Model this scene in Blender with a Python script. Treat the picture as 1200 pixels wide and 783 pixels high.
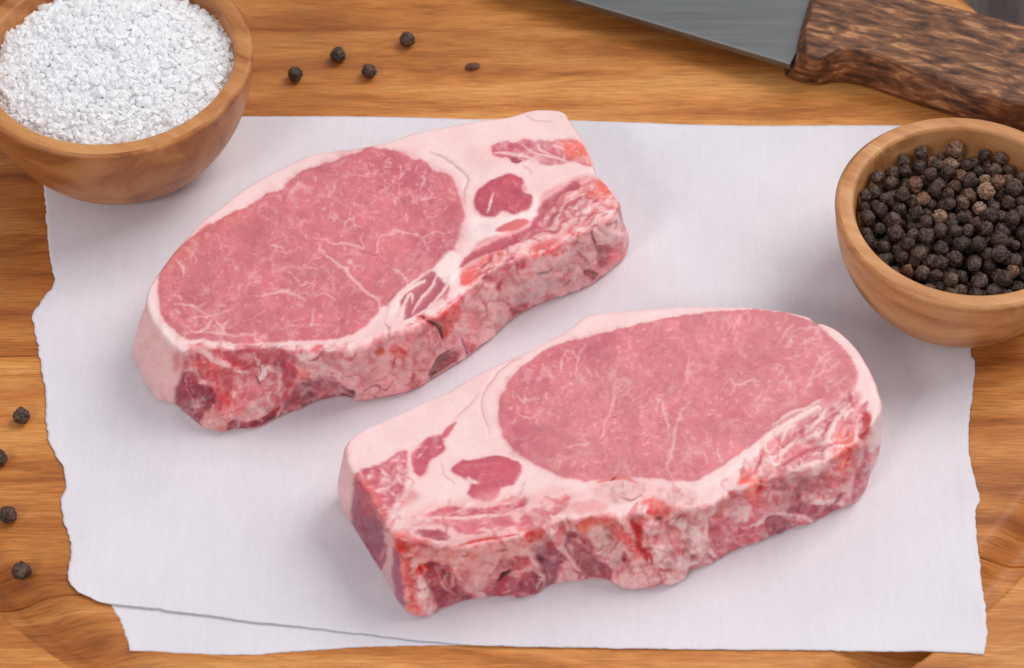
import bpy, bmesh, math, random
import numpy as np
from mathutils import Vector, noise as mnoise

for o in list(bpy.data.objects):
    bpy.data.objects.remove(o)
SC = bpy.context.scene
COL = SC.collection
MM = 0.001                      # all modelling below is written in millimetres

# ------------------------------------------------------------------ camera
PW, PH = 1200.0, 783.0          # the photograph's own grid, used to read off positions
FPX, PITCH, DIST = 3000.0, math.radians(50.0), 682.0
CP = np.array([0.0, -DIST * math.cos(PITCH), DIST * math.sin(PITCH)])
FW = np.array([0.0, math.cos(PITCH), -math.sin(PITCH)])
UP = np.array([0.0, math.sin(PITCH), math.cos(PITCH)])
cam_d = bpy.data.cameras.new("camera")
cam_d.sensor_width = 36.0
cam_d.lens = FPX / PW * 36.0
cam_d.clip_start, cam_d.clip_end = 0.02, 20.0
cam_d.dof.use_dof = True
cam_d.dof.focus_distance = 0.672
cam_d.dof.aperture_fstop = 20.0
cam = bpy.data.objects.new("camera", cam_d)
COL.objects.link(cam)
cam.location = CP * MM
cam.rotation_euler = (math.radians(90) - PITCH, 0, 0)
SC.camera = cam

# ------------------------------------------------------------------ light
world = bpy.data.worlds.new("World")
SC.world = world
world.use_nodes = True
bg = world.node_tree.nodes["Background"]
bg.inputs[0].default_value = (0.94, 0.95, 1.0, 1)
bg.inputs[1].default_value = 0.52

def area(name, loc, target, size, power, color):
    d = bpy.data.lights.new(name, 'AREA')
    d.shape = 'RECTANGLE'
    d.size, d.size_y = size
    d.energy = power
    d.color = color
    o = bpy.data.objects.new(name, d)
    COL.objects.link(o)
    o.location = loc
    o.rotation_euler = (Vector(target) - Vector(loc)).to_track_quat('-Z', 'Y').to_euler()
    return o
area("window_light", (1.35, 0.85, 2.1), (0, 0, 0), (1.5, 1.5), 44.0, (1.0, 0.975, 0.955))

area("added_fill_light", (-0.9, -1.3, 1.3), (0, 0, 0), (0.42, 0.32), 9.0, (1.0, 0.985, 0.975))  # unseen fill lamp, added to brighten the chops' front faces

SC.view_settings.view_transform = 'Standard'
SC.view_settings.look = 'None'
SC.view_settings.exposure = 0.0
SC.view_settings.gamma = 1.0
SC.view_settings.use_curve_mapping = False
SC.render.engine = 'CYCLES'
SC.cycles.max_bounces = 10
SC.cycles.diffuse_bounces = 8

# ------------------------------------------------------------------ helpers
def at(px, py, z=0.0):
    """a place in the photograph -> the point at height z (mm) that stands there"""
    px = np.asarray(px, float); py = np.asarray(py, float)
    d = ((px - PW / 2) / FPX)[..., None] * np.array([1.0, 0, 0]) + (-(py - PH / 2) / FPX)[..., None] * UP + FW
    t = (z - CP[2]) / d[..., 2]
    return CP + t[..., None] * d

def xy(pts, z=0.0):
    a = np.array(pts, float)
    return at(a[:, 0], a[:, 1], z)[:, :2]

def plan(P):
    """drawing plane of a slab: oblique view of its top and front together"""
    d = P - CP
    w = d @ FW
    return PW / 2 + FPX * d[:, 0] / w, PH / 2 - FPX * (d @ UP) / w

def tag(o, label=None, cat=None, group=None, kind=None):
    if label: o['label'] = label
    if cat: o['category'] = cat
    if group: o['group'] = group
    if kind: o['kind'] = kind
    return o

def empty(name, loc=(0, 0, 0), rz=0.0):
    o = bpy.data.objects.new(name, None)
    o.empty_display_size = 0.01
    COL.objects.link(o)
    o.location = Vector(loc) * MM
    o.rotation_euler = (0, 0, rz)
    return o

def link(name, me, parent=None, loc=(0, 0, 0)):
    o = bpy.data.objects.new(name, me)
    COL.objects.link(o)
    o.location = Vector(loc) * MM
    if parent: o.parent = parent
    return o

def mesh(name, V, F, mat=None, smooth=True, cols=None, normals=None):
    """V (n,3) in mm; F (m,4) or (m,3) int array or a list of polygons"""
    me = bpy.data.meshes.new(name)
    V = np.asarray(V, np.float32) * MM
    if isinstance(F, np.ndarray):
        k = F.shape[1]
        me.vertices.add(len(V)); me.vertices.foreach_set('co', V.ravel())
        me.loops.add(F.size); me.loops.foreach_set('vertex_index', F.astype(np.int32).ravel())
        me.polygons.add(len(F)); me.polygons.foreach_set('loop_start', np.arange(0, F.size, k, dtype=np.int32))
        me.update(calc_edges=True)
    else:
        me.from_pydata(V.tolist(), [], [list(f) for f in F])
    me.validate()
    me.polygons.foreach_set('use_smooth', np.full(len(me.polygons), smooth))
    if cols is not None:
        ca = me.color_attributes.new('Col', 'FLOAT_COLOR', 'POINT')
        c4 = np.ones((len(V), 4), np.float32); c4[:, :3] = cols
        ca.data.foreach_set('color', c4.ravel())
    if mat: me.materials.append(mat)
    if normals is not None:
        me.normals_split_custom_set_from_vertices(normals.tolist())
    me.update()
    return me

def s2l(c):
    c = np.asarray(c, float) / 255.0
    return np.where(c <= 0.04045, c / 12.92, ((c + 0.055) / 1.055) ** 2.4)

def srgb(*c):
    l = s2l(c)
    return (float(l[0]), float(l[1]), float(l[2]), 1.0)

def lattice(shape, cell, rng):
    """smooth value noise in -1..1 over an array of the given shape"""
    h, w = shape
    gh, gw = int(h / cell) + 4, int(w / cell) + 4
    g = rng.uniform(-1, 1, (gh, gw))
    y = np.arange(h) / cell; x = np.arange(w) / cell
    iy = y.astype(int); ix = x.astype(int)
    fy = y - iy; fx = x - ix
    fy = (fy * fy * (3 - 2 * fy))[:, None]; fx = (fx * fx * (3 - 2 * fx))[None]
    a = g[np.ix_(iy, ix)]; b = g[np.ix_(iy, ix + 1)]; c = g[np.ix_(iy + 1, ix)]; d = g[np.ix_(iy + 1, ix + 1)]
    return (a * (1 - fx) + b * fx) * (1 - fy) + (c * (1 - fx) + d * fx) * fy

def fractal(shape, cell, rng, octaves=4, gain=0.55):
    s = np.zeros(shape); a = 1.0; t = 0.0
    for _ in range(octaves):
        s += a * lattice(shape, max(cell, 1.01), rng); t += a
        a *= gain; cell /= 2.0
        if cell < 1.2: break
    return s / t

def curve(pts, n, closed=False):
    """Catmull-Rom through pts, n samples evenly along its length"""
    p = np.array(pts, float)
    if closed:
        q = np.vstack([p[-1], p, p[0], p[1]])
    else:
        q = np.vstack([2 * p[0] - p[1], p, 2 * p[-1] - p[-2]])
    out = []
    for i in range(1, len(q) - 2):
        t = np.linspace(0, 1, 24, endpoint=False)[:, None]
        a, b, c, d = q[i - 1], q[i], q[i + 1], q[i + 2]
        out.append(0.5 * ((2 * b) + (c - a) * t + (2 * a - 5 * b + 4 * c - d) * t ** 2 + (3 * b - a - 3 * c + d) * t ** 3))
    out = np.vstack(out + [q[-2][None]])
    L = np.r_[0, np.cumsum(np.linalg.norm(np.diff(out, axis=0)[:, :2], axis=1))]
    t = np.linspace(0, L[-1], n, endpoint=not closed)
    return np.stack([np.interp(t, L, out[:, k]) for k in range(p.shape[1])], 1)

def grid_faces(nr, nc, wrap=False):
    r, c = np.meshgrid(np.arange(nr - 1), np.arange(nc if wrap else nc - 1), indexing='ij')
    c2 = (c + 1) % nc
    return np.stack([r * nc + c, r * nc + c2, (r + 1) * nc + c2, (r + 1) * nc + c], -1).reshape(-1, 4)

# ------------------------------------------------------------------ materials
class NT:
    def __init__(s, name):
        s.m = bpy.data.materials.new(name); s.m.use_nodes = True
        s.t = s.m.node_tree; s.p = s.t.nodes['Principled BSDF']
    def n(s, kind, **kw):
        x = s.t.nodes.new(kind)
        for k, v in kw.items():
            if k.startswith('_'): setattr(x, k[1:], v)
            else: x.inputs[k.replace('__', ' ')].default_value = v
        return x
    def l(s, a, b): s.t.links.new(a, b)
    def ramp(s, fac, stops, interp='LINEAR'):
        r = s.t.nodes.new('ShaderNodeValToRGB'); r.color_ramp.interpolation = interp
        e = r.color_ramp.elements
        while len(e) < len(stops): e.new(0.5)
        for x, (p, c) in zip(e, stops): x.position = p; x.color = c
        s.l(fac, r.inputs[0]); return r.outputs[0]
    def mix(s, fac, a, b, mode='MIX'):
        m = s.t.nodes.new('ShaderNodeMix'); m.data_type = 'RGBA'; m.blend_type = mode
        for sock, v in ((m.inputs[0], fac), (m.inputs[6], a), (m.inputs[7], b)):
            if hasattr(v, 'links'): s.l(v, sock)
            else: sock.default_value = v
        return m.outputs[2]
    def bump(s, h, strength, dist):
        b = s.n('ShaderNodeBump', Strength=strength, Distance=dist)
        s.l(h, b.inputs['Height']); s.l(b.outputs[0], s.p.inputs['Normal'])

def wood(name, light, mid, dark, scale=(9, 110, 110), rot=0.0, rough=0.5, rings=1.0, pore=0.35, bump=0.12, tint=False, spec=0.35, seed=0.0):
    w = NT(name)
    tc = w.n('ShaderNodeTexCoord'); oi = w.n('ShaderNodeObjectInfo')
    rv = w.n('ShaderNodeVectorMath', _operation='SCALE'); rv.inputs[0].default_value = (37.1, 17.7, 5.3)
    w.l(oi.outputs['Random'], rv.inputs['Scale'])
    mp = w.n('ShaderNodeMapping'); mp.inputs['Rotation'].default_value = (0, 0, rot)
    mp.inputs['Location'].default_value = (seed, seed * .7, seed * .3)
    w.l(tc.outputs['Object'], mp.inputs['Vector'])
    ms = w.n('ShaderNodeMapping'); ms.inputs['Scale'].default_value = scale
    w.l(mp.outputs[0], ms.inputs['Vector'])
    ad = w.n('ShaderNodeVectorMath', _operation='ADD'); w.l(ms.outputs[0], ad.inputs[0]); w.l(rv.outputs[0], ad.inputs[1])
    n1 = w.n('ShaderNodeTexNoise', Scale=1.0 * rings, Detail=5.0, Roughness=0.6, Distortion=0.6); w.l(ad.outputs[0], n1.inputs['Vector'])
    m2 = w.n('ShaderNodeVectorMath', _operation='MULTIPLY'); m2.inputs[1].default_value = (12.0, 20.0, 20.0); w.l(ad.outputs[0], m2.inputs[0])
    n2 = w.n('ShaderNodeTexNoise', Scale=1.0, Detail=4.0, Roughness=0.65); w.l(m2.outputs[0], n2.inputs['Vector'])
    m3 = w.n('ShaderNodeVectorMath', _operation='MULTIPLY'); m3.inputs[1].default_value = (0.45, 0.35, 0.35); w.l(ad.outputs[0], m3.inputs[0])
    n3 = w.n('ShaderNodeTexNoise', Scale=1.0, Detail=2.0); w.l(m3.outputs[0], n3.inputs['Vector'])
    c1 = w.ramp(n1.outputs[0], [(0.34, dark), (0.48, mid), (0.64, light)])
    c2 = w.ramp(n2.outputs[0], [(0.34, (0.52, 0.46, 0.40, 1)), (0.60, (1.06, 1.06, 1.06, 1))])
    c = w.mix(pore, c1, c2, 'MULTIPLY')
    c3 = w.ramp(n3.outputs[0], [(0.3, (0.72, 0.66, 0.6, 1)), (0.65, (1.06, 1.06, 1.06, 1))])
    c = w.mix(0.7, c, c3, 'MULTIPLY')
    if tint:
        c = w.mix(1.0, c, oi.outputs['Color'], 'MULTIPLY')
    w.l(c, w.p.inputs['Base Color'])
    w.p.inputs['Roughness'].default_value = rough
    w.p.inputs['Specular IOR Level'].default_value = spec
    w.bump(n2.outputs[0], bump, 0.0006)
    return w.m

M_BOARD = wood('board_wood', srgb(216, 154, 88), srgb(194, 125, 62), srgb(156, 90, 38), scale=(10, 95, 10), pore=.7, tint=True)
M_BOWL = wood('bowl_wood', srgb(214, 162, 112), srgb(194, 136, 86), srgb(158, 102, 62), scale=(14, 90, 90), rot=0.5, rough=0.42, pore=0.2, bump=0.05, tint=True)
M_TABLE = wood('table_wood', srgb(92, 78, 74), srgb(70, 58, 56), srgb(44, 36, 35), scale=(80, 6, 80), rough=0.6)

def m_paper():
    w = NT('parchment_paper'); tc = w.n('ShaderNodeTexCoord')
    n = w.n('ShaderNodeTexNoise', Scale=26.0, Detail=3.0); w.l(tc.outputs['Object'], n.inputs['Vector'])
    f = w.n('ShaderNodeTexNoise', Scale=1400.0, Detail=3.0, Roughness=0.7); w.l(tc.outputs['Object'], f.inputs['Vector'])
    c = w.ramp(n.outputs[0], [(0.3, srgb(219, 214, 220)), (0.7, srgb(229, 224, 230))])
    fm = w.n('ShaderNodeMapping'); fm.inputs['Scale'].default_value = (500, 70, 100); w.l(tc.outputs['Object'], fm.inputs['Vector'])
    f3 = w.n('ShaderNodeTexNoise', Scale=1.0, Detail=4.0, Roughness=0.7, Distortion=0.8); w.l(fm.outputs[0], f3.inputs['Vector'])
    c2a = w.ramp(f.outputs[0], [(0.3, (0.93, 0.93, 0.93, 1)), (0.6, (1, 1, 1, 1))])
    c2b = w.ramp(f3.outputs[0], [(0.35, (0.95, 0.945, 0.95, 1)), (0.6, (1, 1, 1, 1))])
    c2 = w.mix(1.0, c2a, c2b, 'MULTIPLY')
    w.l(w.mix(0.7, c, c2, 'MULTIPLY'), w.p.inputs['Base Color'])
    w.p.inputs['Roughness'].default_value = 0.72; w.p.inputs['Specular IOR Level'].default_value = 0.2
    w.bump(f3.outputs[0], 0.10, 0.0004)
    return w.m
M_PAPER = m_paper()

def m_meat(name, rough, bump, spec, coat=0.0):
    w = NT(name); tc = w.n('ShaderNodeTexCoord')
    a = w.n('ShaderNodeVertexColor', _layer_name='Col')
    n = w.n('ShaderNodeTexNoise', Scale=1900.0, Detail=3.0, Roughness=0.6); w.l(tc.outputs['Object'], n.inputs['Vector'])
    n2 = w.n('ShaderNodeTexNoise', Scale=420.0, Detail=3.0, Roughness=0.6); w.l(tc.outputs['Object'], n2.inputs['Vector'])
    c = w.ramp(n.outputs[0], [(0.3, (0.94, 0.92, 0.92, 1)), (0.7, (1.05, 1.05, 1.05, 1))])
    w.l(w.mix(0.7, a.outputs[0], c, 'MULTIPLY'), w.p.inputs['Base Color'])
    r = w.ramp(n2.outputs[0], [(0.35, (rough - .1,) * 3 + (1,)), (0.65, (rough + .15,) * 3 + (1,))])
    w.l(r, w.p.inputs['Roughness'])
    w.p.inputs['Specular IOR Level'].default_value = spec
    w.p.inputs['Coat Weight'].default_value = coat; w.p.inputs['Coat Roughness'].default_value = 0.22
    ad = w.n('ShaderNodeMath', _operation='ADD'); w.l(n.outputs[0], ad.inputs[0]); w.l(n2.outputs[0], ad.inputs[1])
    w.bump(ad.outputs[0], bump, 0.0006)
    return w.m
M_LEAN = m_meat('lean_meat', 0.36, 0.14, 0.5, .15)
M_FAT = m_meat('pork_fat', 0.40, 0.08, 0.4)
M_BONE = m_meat('raw_bone_edge', 0.30, 0.22, 0.55, .35)

def m_salt():
    w = NT('sea_salt')
    w.p.inputs['Base Color'].default_value = (0.98, 0.975, 0.985, 1)
    w.p.inputs['Roughness'].default_value = 0.4
    w.p.inputs['Specular IOR Level'].default_value = 0.35
    t = w.n('ShaderNodeBsdfTranslucent'); t.inputs[0].default_value = (0.98, 0.975, 0.985, 1)
    m = w.n('ShaderNodeMixShader'); m.inputs[0].default_value = 0.2
    out = w.t.nodes['Material Output']
    w.l(w.p.outputs[0], m.inputs[1]); w.l(t.outputs[0], m.inputs[2]); w.l(m.outputs[0], out.inputs['Surface'])
    return w.m
M_SALT = m_salt()

def m_pepper():
    w = NT('black_pepper'); tc = w.n('ShaderNodeTexCoord'); oi = w.n('ShaderNodeObjectInfo')
    n = w.n('ShaderNodeTexNoise', Scale=900.0, Detail=4.0, Roughness=0.7); w.l(tc.outputs['Object'], n.inputs['Vector'])
    a = w.n('ShaderNodeVertexColor', _layer_name='Col')
    c = w.mix(1.0, a.outputs[0], oi.outputs['Color'], 'MULTIPLY')
    v = w.ramp(n.outputs[0], [(0.3, (0.55, 0.55, 0.55, 1)), (0.7, (1.3, 1.25, 1.2, 1))])
    w.l(w.mix(1.0, c, v, 'MULTIPLY'), w.p.inputs['Base Color'])
    w.p.inputs['Roughness'].default_value = 0.55; w.p.inputs['Specular IOR Level'].default_value = 0.28
    w.bump(n.outputs[0], 0.35, 0.0005)
    return w.m
M_PEPPER = m_pepper()

def m_steel():
    w = NT('brushed_steel'); tc = w.n('ShaderNodeTexCoord')
    mp = w.n('ShaderNodeMapping'); mp.inputs['Rotation'].default_value = (0, 0, 0.3); mp.inputs['Scale'].default_value = (30, 900, 30)
    w.l(tc.outputs['Object'], mp.inputs['Vector'])
    n = w.n('ShaderNodeTexNoise', Scale=1.0, Detail=3.0); w.l(mp.outputs[0], n.inputs['Vector'])
    w.l(w.ramp(n.outputs[0], [(0.3, srgb(116, 118, 118)), (0.7, srgb(126, 128, 128))]), w.p.inputs['Base Color'])
    w.p.inputs['Metallic'].default_value = 1.0
    w.l(w.ramp(n.outputs[0], [(0.3, (0.44,) * 3 + (1,)), (0.7, (0.5,) * 3 + (1,))]), w.p.inputs['Roughness'])
    return w.m
M_STEEL = m_steel()

def m_handle():
    w = NT('palm_wood_handle'); tc = w.n('ShaderNodeTexCoord')
    mp = w.n('ShaderNodeMapping'); mp.inputs['Rotation'].default_value = (0, 0, 0.34)
    w.l(tc.outputs['Object'], mp.inputs['Vector'])
    ms = w.n('ShaderNodeMapping'); ms.inputs['Scale'].default_value = (120, 420, 420); w.l(mp.outputs[0], ms.inputs['Vector'])
    n1 = w.n('ShaderNodeTexNoise', Scale=1.0, Detail=4.0, Roughness=0.6, Distortion=0.5); w.l(ms.outputs[0], n1.inputs['Vector'])
    n2 = w.n('ShaderNodeTexNoise', Scale=70.0, Detail=2.0, Distortion=0.5); w.l(mp.outputs[0], n2.inputs['Vector'])
    c1 = w.ramp(n1.outputs[0], [(0.34, srgb(58, 36, 26)), (0.46, srgb(104, 66, 44)), (0.56, srgb(134, 88, 58)), (0.68, srgb(192, 140, 98))])
    c2 = w.ramp(n2.outputs[0], [(0.3, (0.62, 0.58, 0.56, 1)), (0.6, (1.1, 1.06, 1.0, 1))])
    w.l(w.mix(0.8, c1, c2, 'MULTIPLY'), w.p.inputs['Base Color'])
    w.p.inputs['Roughness'].default_value = 0.5; w.p.inputs['Specular IOR Level'].default_value = 0.35
    w.bump(n1.outputs[0], 0.06, 0.0006)
    return w.m
M_HANDLE = m_handle()

# ------------------------------------------------------------------ table and board
tb = mesh('table_top', [(-900, -700, -22), (900, -700, -22), (900, 1100, -22), (-900, 1100, -22)], [(0, 1, 2, 3)], M_TABLE, False)
tag(link('table_top', tb), kind='structure')

GC = np.array([-5.0, 40.5]); GR = 176.5             # juice groove: centre and outer radius
oc_dir = at(1168, 11)[:2] - GC
oc_d = np.linalg.norm(oc_dir)
OR = 232.0
OC = GC + oc_dir / oc_d * (oc_d - OR)               # board rim
GA = math.radians(3.0)
U = np.array([math.cos(GA), math.sin(GA)]); Vv = np.array([-math.sin(GA), math.cos(GA)])
vpos = lambda px, py: float(at(px, py)[:2] @ Vv)
s1, s2, s3 = vpos(50, 698), vpos(20, 439), vpos(20, 417)
step = s2 - s1
bounds = [s1 - 2 * step, s1 - step, s1, s2, s3, s3 + step, s3 + 2 * step, s3 + 3 * step]
tints = [(1.12, 1.1, 1.08), (1.08, 1.05, 1.02), (1.0, 0.92, 0.82), (1.12, 1.1, 1.0), (0.88, 0.76, 0.62), (1.06, 1.03, 0.98), (0.98, 0.95, 0.92)]

def groove(x, y):
    r = np.hypot(x - GC[0], y - GC[1])
    t = (r - (GR - 14.0)) / 14.0
    a = np.clip(t / 0.7, 0, 1); a = a * a * (3 - 2 * a)
    b = np.clip((t - 0.92) / 0.08, 0, 1)
    d = -6.0 * a * (1 - b ** 2)
    ro = np.hypot(x - OC[0], y - OC[1])
    e = np.clip((ro - (OR - 3.0)) / 3.0, 0, 1)
    return np.where(t > 0, np.where(t < 1, d, 0), 0) - 2.6 * (1 - np.sqrt(1 - e ** 2 * 0.98))

board = empty('cutting_board', (OC[0], OC[1], -22))
tag(board, 'round wooden cutting board of glued planks with juice groove, under everything', 'cutting board')
Oc_u, Oc_v = OC @ U, OC @ Vv
for i in range(len(bounds) - 1):
    v0, v1 = max(bounds[i], Oc_v - OR + 0.05), min(bounds[i + 1], Oc_v + OR - 0.05)
    if v1 - v0 < 2: continue
    st = 0.62 if i < 3 else 1.2
    nv = max(8, int((v1 - v0) / st)); nu = int(2 * OR / st)
    vs = np.r_[v0 + 0.02, v0 + 0.25, np.linspace(v0 + 0.6, v1 - 0.6, nv), v1 - 0.25, v1 - 0.02]
    half = np.sqrt(np.maximum(OR ** 2 - (vs - Oc_v) ** 2, 0.01))
    uu = np.linspace(-1, 1, nu)
    uu = np.sign(uu) * (1 - (1 - np.abs(uu)) ** 1.0)
    Ug = Oc_u + half[:, None] * uu[None]; Vg = np.repeat(vs[:, None], nu, 1)
    X = Ug * U[0] + Vg * Vv[0]; Y = Ug * U[1] + Vg * Vv[1]
    Z = groove(X, Y)
    dip = np.zeros(len(vs)); dip[0] = dip[-1] = -0.4; dip[1] = dip[-2] = -0.08
    Z = Z + dip[:, None]
    top = np.stack([X, Y, Z], -1)
    bot = top.copy(); bot[..., 2] = -22
    nr = len(vs)
    Vt = np.vstack([top.reshape(-1, 3), bot[[0, -1]].reshape(-1, 3), bot[:, [0, -1]].reshape(-1, 3)])
    F = [grid_faces(nr, nu)]
    b0 = nr * nu; e0 = b0 + 2 * nu
    k = np.arange(nu - 1)
    F.append(np.stack([b0 + k, b0 + k + 1, k + 1, k], 1))
    F.append(np.stack([(nr - 1) * nu + k, (nr - 1) * nu + k + 1, b0 + nu + k + 1, b0 + nu + k], 1))
    k = np.arange(nr - 1)
    F.append(np.stack([k * nu, (k + 1) * nu, e0 + 2 * (k + 1), e0 + 2 * k], 1))
    F.append(np.stack([(k + 1) * nu + nu - 1, k * nu + nu - 1, e0 + 2 * k + 1, e0 + 2 * (k + 1) + 1], 1))
    cx, cy = OC
    Vt = Vt - np.array([cx, cy, -22])
    o = link('plank', mesh('plank', Vt, np.vstack(F), M_BOARD), board)
    o.color = tints[i % len(tints)] + (1,)

# ------------------------------------------------------------------ parchment
def sheet(name, top, bottom, left, right, z, lift, seed, nu=300, nv=220, thick=0.12):
    rng = np.random.default_rng(seed)
    C = [curve(xy(p), n) for p, n in ((top, nu), (bottom, nu), (left, nv), (right, nv))]
    t, b, l, r = C
    for c, amp in ((l, .45), (r, .38), (b, .22), (t, .10)):          # torn, deckled edges
        n = len(c)
        nz = fractal((1, n), 9, rng, 3)[0] * amp + np.abs(fractal((1, n), 3.2, rng, 2, .8)[0]) * amp * 1.3
        tan = np.gradient(c, axis=0); tan /= np.linalg.norm(tan, axis=1)[:, None] + 1e-9
        win = np.minimum(1, np.minimum(np.arange(n), np.arange(n)[::-1]) / 6.0)
        c += np.stack([-tan[:, 1], tan[:, 0]], 1) * (nz * win)[:, None]
    tl = (t[0] + l[0]) / 2; tr = (t[-1] + r[0]) / 2; bl = (b[0] + l[-1]) / 2; br = (b[-1] + r[-1]) / 2
    t[0] = l[0] = tl; t[-1] = r[0] = tr; b[0] = l[-1] = bl; b[-1] = r[-1] = br
    u = np.linspace(0, 1, nu)[None, :, None]; v = np.linspace(0, 1, nv)[:, None, None]
    P = (1 - v) * t[None] + v * b[None] + (1 - u) * l[:, None] + u * r[:, None] \
        - ((1 - u) * (1 - v) * tl + u * (1 - v) * tr + (1 - u) * v * bl + u * v * br)
    Z = z + 0.30 * fractal((nv, nu), 70, rng, 4, .45) + lift(u[..., 0], v[..., 0])
    T = np.dstack([P, Z]); B = T.copy(); B[..., 2] -= thick
    n = nu * nv
    F = [grid_faces(nv, nu)[:, ::-1], grid_faces(nv, nu) + n]
    ring = np.r_[np.arange(nu), np.arange(1, nv) * nu + nu - 1, (nv - 1) * nu + np.arange(nu - 2, -1, -1), np.arange(nv - 2, 0, -1) * nu]
    r2 = np.roll(ring, -1)
    F.append(np.stack([ring, r2, r2 + n, ring + n], 1))
    return mesh(name, np.vstack([T.reshape(-1, 3), B.reshape(-1, 3)]), np.vstack(F), M_PAPER)

left_e = [(46, 140), (50, 185), (52, 228), (55, 270), (60, 310), (63, 332), (52, 348), (39, 370), (42, 400), (48, 440), (53, 480), (54, 505), (62, 530), (74, 550), (77, 568), (71, 590), (75, 612), (82, 640), (82, 660), (79, 679), (84, 688), (92, 696)]
right_e = [(1118, 150), (1128, 280), (1136, 405), (1143, 425), (1139, 460), (1135, 500), (1134, 530), (1140, 560), (1147, 585), (1143, 602), (1146, 650), (1150, 690), (1155, 735), (1153, 768)]
top_e = [(46, 140), (150, 138), (285, 138), (400, 138), (470, 139), (560, 141), (690, 143), (850, 148), (1000, 148), (1048, 148), (1118, 150)]
bot_e = [(92, 696), (110, 704), (128, 710), (200, 718), (300, 731), (400, 742), (470, 750), (540, 757), (620, 760), (800, 762), (1000, 764), (1100, 765), (1153, 768)]
sh = link('parchment_sheet', sheet('parchment_sheet', top_e, bot_e, left_e, right_e, 0.46,
     lambda u, v: 0.4 * np.clip((v - .93) / .07, 0, 1) ** 2 * np.clip((0.62 - u) / .4, 0, 1), 5))
tag(sh, 'large white parchment sheet with torn edges lying under both pork chops', 'paper')
l2 = [(100, 640), (112, 675), (130, 711), (141, 732), (152, 763)]
b2 = [(152, 763), (200, 765), (250, 768), (300, 768), (350, 764), (400, 760.5), (480, 757.5), (600, 756), (750, 750), (900, 740)]
sh2 = link('parchment_sheet', sheet('parchment_sheet', [(100, 640), (500, 640), (900, 640)], b2, l2, [(900, 640), (900, 690), (900, 740)], 0.2,
     lambda u, v: 0 * u * v, 9, 260, 60, 0.1))
tag(sh2, 'second white parchment layer peeking out below the large sheet at lower left', 'paper')

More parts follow.
